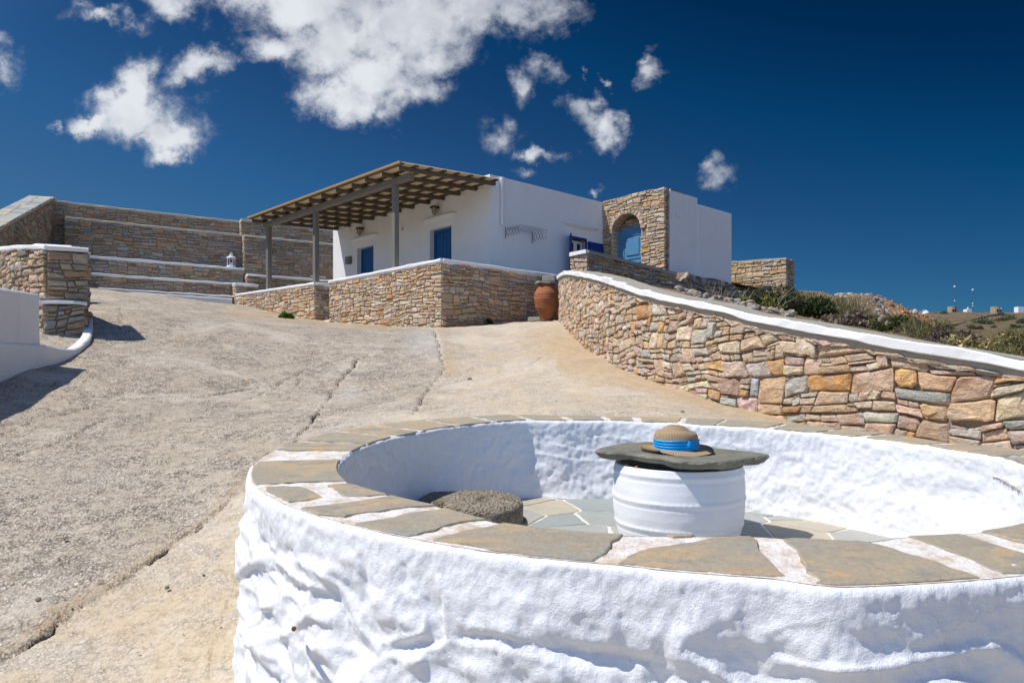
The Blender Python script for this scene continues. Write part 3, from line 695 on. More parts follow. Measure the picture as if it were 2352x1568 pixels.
# ---- the terrace wall (corner block)
root = empty('terrace_wall', (K0[0],K0[1],1.16), 'long stone terrace wall with sharp corner and white coping below the white house', 'stone wall')
ZT = 2.405
build_walls(root, [Face([KE,K0],[1.54,1.16],ZT, .15,.078, thick=.45), Face([K0,KR],[1.16,1.52],ZT,.18,.085, thick=.45, pal=PAL_W+[((.46,.33,.25),4),((.40,.36,.33),2)])], 11)
sweep('coping', [KE,K0], ZT, cap(), M_white, root, wob=.007)
sweep('coping', [(K0[0]+.02,K0[1]+.02),KR], ZT, cap(.03), M_white, root, wob=.007, seed=4)
# ---- lower wall left of the steps, and its end pier
root = empty('garden_wall', (R0[0],R0[1],1.6), 'low sloping stone wall with white coping left of the terrace wall, green weed at its foot', 'stone wall')
pv0 = A2(T0, -.2); pvE = A2(pv0, 0, .62)
build_walls(root, [Face([T0,R0],[2.36,1.60],[2.56,2.44],.15,.075, thick=.36), Face([R0,A2(R0,0,.5)],[1.6,1.7],2.44,.15,.08, thick=.3, pal=PAL_W+PAL_G),
   Face([T0,pv0],[2.36,2.34],2.87,.10,.07,thick=.1,core=False), Face([pv0,pvE],[2.36,2.4],2.87,.14,.07,thick=.2,pal=PAL_G)], 12)
sweep('coping', [pv0,R0], [2.55,2.44], cap(.035,-.36,.06), M_white, root, wob=.006)
sweep('coping', [(R0[0]+.02,R0[1]+.015),A2(R0,0,.52)], 2.44, cap(.03,-.36,.06), M_white, root, wob=.006)
sweep('coping', [T0,(pv0[0]+.02,pv0[1]-.02)], 2.87, cap(.03,-.55,.055), M_white, root, wob=.006)
sweep('coping', [(pv0[0]+.02,pv0[1]),pvE], 2.87, cap(.03,-.2,.055), M_white, root, wob=.006)
st = MB(); a = A2(K0,4.06); b_ = A2(K0,4.72)
for k,(d0,z0) in enumerate([(.12,1.78),(.42,1.95),(.72,2.1)]):
    p = [A2(a,0,d0),A2(b_,0,d0),A2(b_,0,d0+.32),A2(a,0,d0+.32)]; st.hexa([(q[0],q[1],1.4) for q in p[::-1]]+[(q[0],q[1],z0-.18+k*.0) for q in p[::-1]])
tag(st.build('entrance_steps', M_white, None, bevel=.01), 'narrow whitewashed steps in the gap between the two stone walls', 'steps')
# ---- stepped seating walls
wv = np.array([.857,.516]); wv /= np.hypot(*wv); mv = np.array([wv[1],-wv[0]]); O0 = (-8.04,22.0)
def at_px(px, o):
    k = (px-1176)/F; b0 = (O0[0]+mv[0]*o, O0[1]+mv[1]*o); s_ = (k*b0[1]-b0[0])/(wv[0]-k*wv[1]); return (b0[0]+wv[0]*s_, b0[1]+wv[1]*s_)
root = empty('stepped_wall', (*at_px(340,1.2),2.4), 'tall stepped stone retaining wall with white ledges behind the driveway, lantern on one ledge', 'stepped wall')
big = dict(tw=.20, th=.085, pal=PAL_G, gap=.005)
SLO = lambda dz: dz
build_walls(root, [Face([at_px(100,0),at_px(556,0)],2.5,4.93,thick=.4,**big),
   Face([at_px(148,.35),at_px(558,.35)],3.42,4.47,thick=.3,**big), Face([at_px(140,.8),at_px(560,.8)],2.90,3.42,thick=.4,**big),
   Face([at_px(140,1.2),at_px(545,1.2)],2.46,2.92,thick=.4,**big), Face([at_px(206,1.5),at_px(536,1.5)],2.30,2.54,thick=.3,**big)], 13)
root2 = empty('stepped_wall', (*at_px(660,1.1),2.4), 'stepped stone wall with dark niche seen between the pergola posts', 'stepped wall')
big2 = dict(big)
def endf(px, o0, o1, zb, zt): 
    q = at_px(px, o1); p = (q[0]-mv[0]*(o1-o0), q[1]-mv[1]*(o1-o0)); return Face([p,q], zb, zt, .12,.07, PAL_W, thick=.12, core=True)
nz0 = at_px(722,.65)
sN = math.hypot(nz0[0]-at_px(560,.65)[0], nz0[1]-at_px(560,.65)[1])
def niche(pl):
    cx = sum(p[0] for p in pl)/len(pl); cz = sum(p[1] for p in pl)/len(pl)
    if sN-.05 < cx < sN+.42 and 3.44 < cz < 3.74: return None
    return pl
build_walls(root2, [Face([at_px(554,.30),at_px(860,.30)],4.40,4.93,thick=.5,**big2), Face([at_px(561,.65),at_px(860,.65)],3.2,4.42,thick=.05,push=niche,**big2),
   Face([at_px(568,1.1),at_px(860,1.1)],2.5,3.22,thick=.4,**big2), endf(554,0,.30,4.4,4.93), endf(561,0,.65,2.9,4.42), endf(568,.2,1.1,2.5,3.22)], 14)
nb = MB(); 
q0, q1 = at_px(700,.63), at_px(745,.63)
def ledge(rt, pa, pb, o, z, dep, h=.05, cc=M_white, over=.03, sd=0):
    return sweep('ledge', [at_px(pa,o),at_px(pb,o)], z, [(0,-.02),(over,-.005),(over+.004,.01),(over,h-.012),(over-.012,h),(-dep,h),(-dep,-.02)], cc, rt, n=26, wob=.010, seed=sd)
M_cream = plain('cream_render', (.52,.47,.38), .85, .15, 14)
ledge(root,112,556,0,4.93,.4,.05,M_cream); ledge(root,150,557,.35,4.47,.38,.045,M_cream,sd=1); ledge(root,140,559,.8,3.42,.48,.055,sd=2); ledge(root,140,548,1.2,2.92,.42,.05,sd=3); ledge(root,206,536,1.5,2.54,.33,.03,sd=4)
ledge(root2,554,860,.30,4.93,.4,.05,M_cream,sd=5); ledge(root2,561,860,.65,4.42,.4,.045,M_cream,sd=6); ledge(root2,568,860,1.1,3.22,.48,.05,sd=7)
ledge(root2,712,748,.66,3.40,.1,.03,sd=8)
sk = sweep('plinth', [at_px(222,1.53),at_px(400,1.56),at_px(533,1.6)], [2.50,2.495,2.49], [(0,-.5),(.02,-.5),(.02,-.02),(0,0),(-.1,0),(-.1,-.5)], M_white, root, n=20, wob=.006)
# ---- raking wall with paved top
RK = [(-9.8,12.9),(-10.7,15.5),(-12.1,19.5),(-12.16,19.72)]; RKz = [2.30,3.36,5.00,5.03]
sR = np.concatenate([[0],np.cumsum([math.hypot(RK[i+1][0]-RK[i][0],RK[i+1][1]-RK[i][1]) for i in range(3)])])
zrk = lambda q: np.interp(q, sR, RKz)
root = empty('raking_wall', (-10.7,15.5,1.8), 'stone wall with a sloping paved top climbing at the far left edge', 'stone wall')
build_walls(root, [Face(RK, 1.6, zrk, .2,.10, PAL_G, thick=.5, gap=.006)], 15)
sweep('coping_edge', RK, zrk, [(0,-.01),(.03,-.01),(.03,.05),(-.54,.05),(-.54,-.01)], M_cream, root, n=30, wob=.006)
rg = random.Random(5); Mr, Lr = frame_path(RK); s_ = .05
while s_ < Lr-.1:
    l = rg.uniform(.28,.5); sp = rg.uniform(.2,.34); 
    for (oa,ob) in ((.02,-sp+.008),(-sp-.008,-.52)):
        j = [rg.uniform(-.03,.03) for _ in range(4)]
        P4 = [(s_+.01+j[0],oa),(s_+l-.01+j[1],oa),(s_+l-.01+j[2],ob),(s_+.01+j[3],ob)]
        lo = [Mr(a_, float(zrk(a_))+.045, o_) for a_,o_ in P4]; hi = [Mr(a_, float(zrk(a_))+.062, o_) for a_,o_ in P4]
        q = MB(); q.hexa(lo+hi); o = q.build('paving_slab', M_pave, root)
    s_ += l
# ---- pier and curved wall near left
PL_, PR_ = (-5.34,8.5), (-4.985,8.71)
pier_pal = PAL_G+[((.40,.25,.14),1.5)]
root = empty('stone_pier', (-5.1,8.8,.55), 'square stone gate pier with white cap and ledge ending the curved wall', 'stone pier')
md = (.51,-.86)
PLl = (PL_[0]+md[0]*.07-.03, PL_[1]+md[1]*.07-.02); PRl = (PR_[0]+md[0]*.07-.03, PR_[1]+md[1]*.07-.02)
pb = (PR_[0]-.51*.6+.0, PR_[1]+.86*.6)
build_walls(root, [Face([PL_,PR_],1.02,1.60,.17,.085,pier_pal,thick=.5,gap=.006,rough=1.3,zlo=1.03), Face([PLl,PRl],.42,.97,.16,.085,pier_pal,thick=.5,gap=.006,rough=1.3),
   Face([PR_,pb],1.02,1.60,.16,.08,pier_pal,thick=.2,core=False,zlo=1.03), Face([PRl,(pb[0]+.05,pb[1])],.45,.97,.16,.08,pier_pal,thick=.2,core=False),
   Face([(PLl[0]-.12,PLl[1]+.25),PLl],.42,.97,.12,.08,PAL_W,thick=.1,core=False)], 16)
sweep('cap', [(PL_[0]+.003,PL_[1]),PR_], 1.60, cap(.04,-.62,.05,.0), M_white, root, wob=.006)
sweep('ledge', [(PLl[0]-.04,PLl[1]-.02),(PRl[0]+.02,PRl[1]+.01)], .97, [(-.0,0),(.045,0),(.05,.012),(.04,.04),(-.10,.048),(-.10,0)], M_white, root, n=8, wob=.008)
CV = smooth_path([(-8.3,13.0,0),(-7.5,11.2,0),(-6.75,9.75,0),(-6.0,8.95,0),(-5.36,8.52,0)], 5)
root = empty('curved_wall', (-6.4,9.4,.6), 'sunlit curved stone wall with white coping left of the gate pier', 'stone wall')
CVz = [2.5,2.2,1.92,1.74,1.60]
build_walls(root, [Face(CV, [1.2,1.0,.75,.6,.5], CVz, .13,.065, PAL_W+[((.42,.39,.35),3)], thick=.4, rough=1.8, proud=.028)], 17)
sweep('coping', CV, CVz, cap(.03,-.5,.055,.0), M_white, root, wob=.008)
# ---- whitewashed wall and kerb at the left edge
root = empty('white_wall', (-4.9,7.0,.1), 'low whitewashed wall at the left edge in front of the gate pier', 'wall')
WA, WB = (-4.66,5.2), (-4.70,7.35)
sweep('wall_body', [WA,(-4.69,6.8),WB], [.84,.915,.945], [(0,-1.5),(.012,-.6),(0,-.02),(-.02,0),(-.4,0),(-.42,-.02),(-.42,-1.5)][::-1], M_white, root, n=30, wob=.007)
KB = smooth_path([(-4.635,5.2,0),(-4.665,6.8,0),(-4.66,7.3,0),(-4.655,7.65,0),(-4.66,8.0,0),(-4.84,8.5,0),(-5.20,9.15,0),(-5.40,9.5,0)], 5)
MK, LK = frame_path(KB)
def kz(q): p_ = MK(q,0,0); g_ = float(gz(p_[0],p_[1]))+.055; return max(g_, .43) if p_[1] < 8.3 else g_
sweep('kerb', KB, kz, [(0,-1.2),(.02,-.3),(.010,-.015),(-.004,0),(-.075,.004),(-.075,-1.2)][::-1], M_white, root, n=50, wob=.008)
q = MB(); tp = [(-4.72,7.3),(-4.72,8.02),(-4.88,8.42),(-5.15,8.75),(-5.9,8.7),(-5.4,7.3)][::-1]
q.add([(x,y,.424+.012*(y-7.3)) for x,y in tp]+[(x,y,-.2) for x,y in tp],[tuple(range(6))]+[(i,(i+1)%6,6+(i+1)%6,6+i) for i in range(6)]); q.build('paved_top', M_coping, root)
# ---- the long sloping wall on the right
LP = smooth_path(LW, 8)
_, Ls = frame_path(LP)
pp = np.array([(p[0],p[1]) for p in LP]); sS = np.concatenate([[0],np.cumsum(np.hypot(*(pp[1:]-pp[:-1]).T))])
pxs = pp[:,0]/pp[:,1]*F+1176
top_py = np.interp(pxs, [1285,1300,1330,1380,1450,1500,1600,1700,1800,1900,2000,2100,2200,2352,2600], [628,622,623,634,657,670,692,712,731,750,768,785,803,828,868])
ztop = (893-top_py)/F*pp[:,1]
_k = np.ones(9)/9; ztp = np.pad(ztop, 4, 'edge'); ztop = np.convolve(ztp, _k, 'valid')
lw_top = lambda q: np.interp(q, sS, ztop); lw_bot = lambda q: np.interp(q, sS, [p[2] for p in LP])
lw_h = lambda q: np.interp(q, sS, np.clip(.012*pp[:,1]+.0, .062, .10))
root = empty('sloping_wall', (2.2,6.3,-.2), 'long curving wall of big rough stones with a white-edged coping sloping down to the right', 'stone wall')
sz_w = lambda q: float(np.interp(q, [0,3,7,9,12,14], [.15,.14,.15,.19,.21,.21])); sz_h = lambda q: float(np.interp(q, [0,3,7,9,12,14], [.09,.085,.09,.10,.108,.108]))
st_top = lambda q: lw_top(q)-.105
build_walls(root, [Face(LP, lw_bot, st_top, sz_w, sz_h, PAL_W+[((.60,.44,.35),4),((.50,.47,.41),2)], thick=.42, gap=.0038, rough=1.3, proud=.020)], 18, 300,
  hints=[(1752,908,(.50,.54,.57)),(1948,880,(.62,.33,.12)),(1625,822,(.62,.58,.50)),(2142,905,(.43,.42,.37)),(2250,855,(.47,.45,.38)),(1870,880,(.50,.47,.41)),(2200,930,(.66,.43,.21)),(1833,778,(.66,.44,.22)),(2100,965,(.52,.36,.26)),(1740,770,(.62,.40,.22)),(2290,975,(.60,.42,.30)),(1960,960,(.55,.40,.31)),(1520,700,(.50,.53,.54))])
sweep('bedding', LP, st_top, [(-.02,-.02),(.022,-.004),(.034,.03),(.03,.045),(-.4,.045),(-.4,-.02)], M_coping, root, n=90, wob=.012)
sweep('white_edge', LP, st_top, [(.0,.043),(.045,.043),(.055,.050),(.056,.100),(.046,.108),(.0,.108)], M_white, root, n=140, wob=.008)
sweep('coping', LP, st_top, [(.0,.106),(.044,.1065),(.046,.111),(-.10,.113),(-.20,.113),(-.20,.04),(-.02,.04)], M_coping, root, n=120, wob=.004)
# ---- low terrace wall in front of the arched door
E0 = (1.525,14.9); E1 = A2(E0,.46); E2 = A2(E0,0,2.95)
root = empty('low_wall', (E0[0],E0[1],2.3), 'low stone wall with grey slab coping in front of the arched blue door', 'stone wall')
build_walls(root, [Face([E1,E0],2.25,2.72,.14,.08,thick=.3), Face([E0,E2],[2.25,2.3],[2.72,2.57],.16,.08,PAL_G,thick=.4)], 19)
sweep('coping', [(E0[0]+.004,E0[1]+.003),E2], [2.72,2.57], [(0,0),(.03,0),(.03,.075),(-.46,.075),(-.46,0)], M_coping, root, n=12, wob=.006)
sweep('white_edge', [A2(E1,.0,-.0),(E0[0]-.02,E0[1]-.03)], 2.722, [(0,0),(.035,0),(.035,.078),(-.012,.078),(-.012,0)], M_white, root, n=6, wob=.004)
# ---- retaining wall right of the annex
Q0 = (5.9,20.75); Q1 = A2(Q0,-1.86)
root = empty('retaining_wall', (Q1[0],Q1[1],2.5), 'square-ended sunlit stone wall right of the white annex on the slope', 'stone wall')
build_walls(root, [Face([Q0,Q1],2.2,[3.53,3.42],.22,.09,thick=.4), Face([Q1,A2(Q1,0,.4)],2.2,3.42,.16,.08,PAL_G,thick=.3)], 20)
sweep('coping', [Q0,Q1], [3.53,3.42], [(-.02,-.02),(.02,-.02),(.02,.02),(-.42,.02),(-.42,-.02)], M_cream, root, n=12, wob=.008)
# ================================================================ white house
C0 = (-.495,16.5); HL = 6.59; HT = 4.785
house = empty('white_house', (C0[0],C0[1],1.7), 'low flat-roofed whitewashed house with blue doors behind a pergola', 'house')
def wall_holes(name, frm, L, z0, z1, holes, thick, material, parent, depth=.22):   # flat wall with real openings; frm(a, z, o)
    xs = sorted(set([0,L]+[h[0] for h in holes]+[h[1] for h in holes])); zs = sorted(set([z0,z1]+[h[2] for h in holes]+[h[3] for h in holes]))
    m_ = MB()
    for i in range(len(xs)-1):
        for j in range(len(zs)-1):
            cx, cz = (xs[i]+xs[i+1])/2, (zs[j]+zs[j+1])/2
            if any(h[0] < cx < h[1] and h[2] < cz < h[3] for h in holes): continue
            m_.add([frm(xs[i],zs[j],0),frm(xs[i+1],zs[j],0),frm(xs[i+1],zs[j+1],0),frm(xs[i],zs[j+1],0)], [(0,1,2,3)])
    for h in holes:
        a0,a1,b0,b1 = h
        for (p,q_) in (((a0,b0),(a0,b1)),((a0,b1),(a1,b1)),((a1,b1),(a1,b0))):
            m_.add([frm(p[0],p[1],0),frm(q_[0],q_[1],0),frm(q_[0],q_[1],-depth),frm(p[0],p[1],-depth)], [(0,1,2,3)])
    m_.add([frm(0,z1,0),frm(L,z1,0),frm(L,z1,-thick),frm(0,z1,-thick)], [(0,1,2,3)])
    m_.add([frm(0,z0,-thick),frm(L,z0,-thick),frm(L,z1,-thick),frm(0,z1,-thick)], [(3,2,1,0)])
    m_.add([frm(0,z0,0),frm(0,z1,0),frm(0,z1,-thick),frm(0,z0,-thick)], [(0,1,2,3)]); m_.add([frm(L,z0,0),frm(L,z1,0),frm(L,z1,-thick),frm(L,z0,-thick)], [(3,2,1,0)])
    return m_.build(name, material, parent)
FF, _ = frame_path([A2(C0,HL), C0])           # facade, s from the left end
ff = lambda a, z, o: FF(HL-a, z, o)           # a measured from the corner
D2 = (1.33,2.15,1.75,3.86); D1 = (4.56,5.35,1.75,3.84)
hol = [(HL-D1[1],HL-D1[0],D1[2],D1[3]),(HL-D2[1],HL-D2[0],D2[2],D2[3])]
wall_holes('facade', FF, HL, 1.2, HT, hol, .35, M_white, house)
SF, _ = frame_path([C0, A2(C0,0,3.9)])
WD = (2.58,3.17,2.0,3.77)
wall_holes('side_wall', SF, 3.9, 1.2, HT-.0005, [WD], .34, M_white, house)
LF = [A2(C0,HL), A2(C0,HL,4.2)]
m_ = MB()
for (p,q_) in ((A2(C0,HL-.001,.36),A2(C0,HL,6)),):
    m_.hexa([(*A2(C0,HL-.35,.352),1.2),(*A2(C0,HL-.002,.352),1.2),(*A2(C0,HL-.002,6),1.2),(*A2(C0,HL-.35,6),1.2)][::-1]+[(*A2(C0,HL-.35,.352),HT-.001),(*A2(C0,HL-.002,.352),HT-.001),(*A2(C0,HL-.002,6),HT-.001),(*A2(C0,HL-.35,6),HT-.001)][::-1])
m_.build('end_wall', M_white, house)
m_ = MB(); pts4 = [A2(C0,.3,.3),A2(C0,HL-.3,.3),A2(C0,HL-.3,6),A2(C0,.3,6)][::-1]
m_.hexa([(*p,HT-.32) for p in pts4]+[(*p,HT-.18) for p in pts4]); m_.build('roof', M_white, house)
def slab_on(M, a0, a1, z0, z1, o0, o1, name, material, parent, bevel=.0):
    b2 = MB(); b2.hexa([M(a0,z0,o1),M(a1,z0,o1),M(a1,z0,o0),M(a0,z0,o0),M(a0,z1,o1),M(a1,z1,o1),M(a1,z1,o0),M(a0,z1,o0)])
    return b2.build(name, material, parent, bevel=bevel)
def canopy(M, a0, a1, z, parent, dz=0.0):     # little sloping drip ledge moulded in plaster
    b2 = MB(); n = 14; V = []
    for i in range(n+1):
        a = a0+(a1-a0)*i/n; k = min(1, 5*min(i/n,1-i/n)+.12); w_ = .004*float(vn(a*6,0,3))
        V += [M(a,z-.10*k,.001),M(a,z-.03,.10*k+w_),M(a,z+.012*k,.10*k+w_),M(a,z+.055*k,.001)]
    Fc = [(i*4+k,(i+1)*4+k,(i+1)*4+k+1,i*4+k+1) for i in range(n) for k in range(3)]; b2.add(V,Fc)
    return b2.build('drip_ledge', M_white, parent, smooth=True)
canopy(ff, 1.12, 2.46, 4.12, house); canopy(ff, 4.3, 5.65, 4.11, house); canopy(SF, 2.3, 3.6, 4.08, house)
for (a0,a1,z0,z1) in (D2,D1):                # framed plank doors
    fr = MB()
    for (x0,x1,y0,y1) in ((a0,a0+.07,z0,z1),(a1-.07,a1,z0,z1),(a0+.07,a1-.07,z1-.08,z1)):
        fr.hexa([ff(x0,y0,-.21),ff(x1,y0,-.21),ff(x1,y0,-.13),ff(x0,y0,-.13),ff(x0,y1,-.21),ff(x1,y1,-.21),ff(x1,y1,-.13),ff(x0,y1,-.13)][::-1])
    fr.build('door_frame', M_blue, house)
    dl = slab_on(ff, a0+.072, a1-.072, z0, z1-.082, -.19, -.155, 'door', M_blue, house)
    nb_ = 5; wd_ = (a1-a0-.16)/nb_
    for k in range(nb_):
        x0 = a0+.08+k*wd_; slab_on(ff, x0+.006, x0+wd_-.006, z0, z1-.09, -.154, -.146, 'plank', M_blue, dl)
    slab_on(ff, a0+.12, a0+.15, z0+1.0, z0+1.12, -.145, -.11, 'handle', M_iron, dl)
# french window with shutters
fr = MB(); a0,a1,z0,z1 = WD
for (x0,x1,y0,y1) in ((a0,a0+.045,z0,z1),(a1-.045,a1,z0,z1),(a0+.045,a1-.045,z1-.06,z1)):
    fr.hexa([SF(x0,y0,-.02),SF(x1,y0,-.02),SF(x1,y0,.004),SF(x0,y0,.004),SF(x0,y1,-.02),SF(x1,y1,-.02),SF(x1,y1,.004),SF(x0,y1,.004)])
fr.build('blue_window_frame', M_navy, house)
wn = MB(); mid = (a0+a1)/2
for (x0,x1) in ((a0+.05,mid-.006),(mid+.006,a1-.05)):
    for (p0,p1,q0_,q1_) in ((x0,x0+.05,z0,z1-.07),(x1-.05,x1,z0,z1-.07),(x0+.05,x1-.05,z1-.13,z1-.07),(x0+.05,x1-.05,z1-.62,z1-.57),(x0+.05,x1-.05,z0,z0+.3)):
        wn.hexa([SF(p0,q0_,-.17),SF(p1,q0_,-.17),SF(p1,q0_,-.12),SF(p0,q0_,-.12),SF(p0,q1_,-.17),SF(p1,q1_,-.17),SF(p1,q1_,-.12),SF(p0,q1_,-.12)])
wo_ = wn.build('window', M_frame, house)
for (x0,x1) in ((a0+.1,mid-.056),(mid+.056,a1-.1)):
    for (y0,y1) in ((z0+.3,z1-.62),(z1-.57,z1-.13)): slab_on(SF, x0-.002, x1+.002, y0, y1, -.15, -.145, 'pane', M_glass, wo_)
slab_on(SF, a0, a1, z0, z1, -.34, -.30, 'dark_interior', M_dark, wo_)  # near-black sheet behind the panes, painted darkness of the unlit room
def shutter(M, a, b, parent):
    s_ = slab_on(M, a, b, 2.05, 3.70, .02, .05, 'shutter', M_navy, parent)
    for (y0,y1) in ((2.12,2.8),(2.88,3.62)): slab_on(M, a+.06, b-.06, y0, y1, .051, .062, 'panel', M_navy, s_)
shutter(SF, a1+.015, a1+.56, house)
sp_ = MB(); p0 = SF(a0-.01,0,.0); nrm = (SF(a0,0,1)[0]-SF(a0,0,0)[0], SF(a0,0,1)[1]-SF(a0,0,0)[1])
sp_.hexa([SF(a0-.04,1.95,.002),SF(a0-.01,1.95,.002),SF(a0-.24,1.95,.27),SF(a0-.27,1.95,.26),SF(a0-.04,3.76,.002),SF(a0-.01,3.76,.002),SF(a0-.24,3.76,.27),SF(a0-.27,3.76,.26)]); sp_.build('shutter', M_navy, house)
# downpipe
dp = MB(); dp.tube([SF(.32,4.60,.05),SF(.32,3.68,.05)], .042, 10); dp.tube([SF(.32,4.76,.05),SF(.32,4.70,.05),SF(.32,4.60,.05)],[.06,.06,.043],10); dp.build('downpipe', M_frame, house, smooth=False)
sh = MB(); sh.tube([ff(.9+2.35,4.06,.0),ff(.9+2.35,4.06,.02)], .04, 12); sh.build('vent', plain('vent_grey',(.45,.43,.40)), house)
# arched stone porch block
PO = A2(C0,0,3.78); LPt = 1.87
porch = empty('arched_porch', (*A2(PO,-.9),2.4), 'rough stone porch block with an arched faded blue door beside the white house', 'porch')
AX0, AX1, ASP = .294, 1.177, 3.93; AR = (AX1-AX0)/2; ACX = (AX0+AX1)/2
def in_arch(x, z, g=0.0):
    if z < ASP: return AX0-g < x < AX1+g
    return math.hypot(x-ACX, z-ASP) < AR+g
def arch_push(pl):
    cx = sum(p[0] for p in pl)/len(pl); cz = sum(p[1] for p in pl)/len(pl)
    if in_arch(cx,cz,.05) : return None
    g = .115 if cz > ASP-.05 else .0
    out = []
    for (x,z) in pl:
        if in_arch(x,z,g):
            if z >= ASP: 
                r = math.hypot(x-ACX,z-ASP)+1e-6; x, z = ACX+(x-ACX)/r*(AR+g), ASP+(z-ASP)/r*(AR+g)
            else: x = AX0-g if x < ACX else AX1+g
        out.append((x,z))
    return out
PF = Face([PO,A2(PO,-LPt)],2.35,[4.84,4.83],.19,.085,PAL_W,core=False,push=arch_push,rough=1.2,gap=.006)
SP_ = A2(PO,-LPt); build_walls(porch, [PF, Face([SP_,A2(SP_,0,.15)],2.35,4.83,.14,.09,PAL_G,core=False)], 21, 300)
M_p = PF.M
# core with the arched recess
m_ = MB(); nA = 14
arc = [(ACX-AR*math.cos(math.pi*k/nA), ASP+AR*math.sin(math.pi*k/nA)) for k in range(nA+1)]
O_ = -.02
m_.add([M_p(0,2,O_),M_p(AX0,2,O_),M_p(AX0,ASP,O_),M_p(0,ASP,O_)],[(0,1,2,3)]); m_.add([M_p(AX1,2,O_),M_p(LPt,2,O_),M_p(LPt,ASP,O_),M_p(AX1,ASP,O_)],[(0,1,2,3)])
top = 4.82
for k in range(nA):
    p,q_ = arc[k],arc[k+1]; xa = LPt*k/nA; xb = LPt*(k+1)/nA
    m_.add([M_p(p[0],p[1],O_),M_p(q_[0],q_[1],O_),M_p(xb,top,O_),M_p(xa,top,O_)],[(0,1,2,3)])
m_.add([M_p(arc[0][0],arc[0][1],O_),M_p(0,top,O_),M_p(0,ASP,O_)],[(0,1,2)]); m_.add([M_p(arc[-1][0],arc[-1][1],O_),M_p(LPt,ASP,O_),M_p(LPt,top,O_)],[(0,1,2)])
loop = [(AX0,2.0)]+arc+[(AX1,2.0)]
for p,q_ in zip(loop[:-1],loop[1:]): m_.add([M_p(p[0],p[1],O_),M_p(q_[0],q_[1],O_),M_p(q_[0],q_[1],-.36),M_p(p[0],p[1],-.36)],[(0,1,2,3)])
m_.add([M_p(0,top,O_),M_p(LPt,top,O_),M_p(LPt,top,-1.2),M_p(0,top,-1.2)],[(0,1,2,3)])
m_.add([M_p(LPt-.02,2,O_),M_p(LPt-.02,2,-1.2),M_p(LPt-.02,top,-1.2),M_p(LPt-.02,top,O_)],[(0,1,2,3)])
m_.add([M_p(-.0,2,O_),M_p(-.0,2,-1.2),M_p(-.0,top,-1.2),M_p(-.0,top,O_)],[(0,1,2,3)])
m_.add([M_p(AX0-.1,2,-.365),M_p(AX1+.1,2,-.365),M_p(AX1+.1,4.45,-.365),M_p(AX0-.1,4.45,-.365)],[(0,1,2,3)])
m_.build('mortar_core', M_mortar, porch)
rg = random.Random(9)
def quad_stone(poly, M, pal, rg, parent, proud=.02, rough=1.0, name='stone'):
    V,Fc,_ = stone_geo(poly, M, proud, rg, rough); mesh(name, V, Fc, M_stone, parent, False, {'col':np.tile(pick(pal,rg),(len(V),1))})
nV = 15
for k in range(nV):
    t0, t1 = math.pi*(k+.04)/nV, math.pi*(k+.96)/nV; r0, r1 = AR+.002, AR+.11+rg.uniform(-.02,.03)
    quad_stone([(ACX-r0*math.cos(t0),ASP+r0*math.sin(t0)),(ACX-r1*math.cos(t0),ASP+r1*math.sin(t0)),(ACX-r1*math.cos(t1),ASP+r1*math.sin(t1)),(ACX-r0*math.cos(t1),ASP+r0*math.sin(t1))][::-1], M_p, PAL_W, rg, porch, rg.uniform(.015,.03))
# soffit stones lining the arch and jambs, tympanum stones above the door
for p,q_ in zip(loop[:-1],loop[1:]):
    sg = math.hypot(q_[0]-p[0],q_[1]-p[1]); nn = max(1,round(sg/.11))
    for i in range(nn):
        a_s = lerp(p,q_,(i+.04)/nn); b_s = lerp(p,q_,(i+.96)/nn); nx, nz_ = (ACX-(a_s[0]+b_s[0])/2), (ASP-(a_s[1]+b_s[1])/2 if a_s[1] > ASP else 0); l = math.hypot(nx,nz_)+1e-6; nx/=l; nz_/=l
        def Ms(s_,z_,o_,a_s=a_s,b_s=b_s,nx=nx,nz_=nz_): pt = lerp(a_s,b_s,s_); return M_p(pt[0]+nx*(o_), pt[1]+nz_*o_, -z_)
        if a_s[1] > 2.3 or b_s[1] > 2.3:
            V,Fc,_ = stone_geo([(0.02,.015),(.98,.015),(.98,.30),(.02,.30)], Ms, .008, rg, .2); mesh('stone', V, Fc, M_stone, porch, False, {'col':np.tile(pick(PAL_W,rg),(len(V),1))})
for row in range(3):
    z0 = 4.04+row*.085; x = AX0
    while x < AX1-.03:
        l = rg.uniform(.12,.24); x1 = min(x+l,AX1)
        if in_arch((x+x1)/2, z0+.04, -.02): quad_stone([(x+.004,z0+.004),(x1-.004,z0+.004),(x1-.004,z0+.08),(x+.004,z0+.08)], lambda s_,z_,o_: M_p(s_,z_,o_-.33), PAL_W, rg, porch, .015)
        x = x1
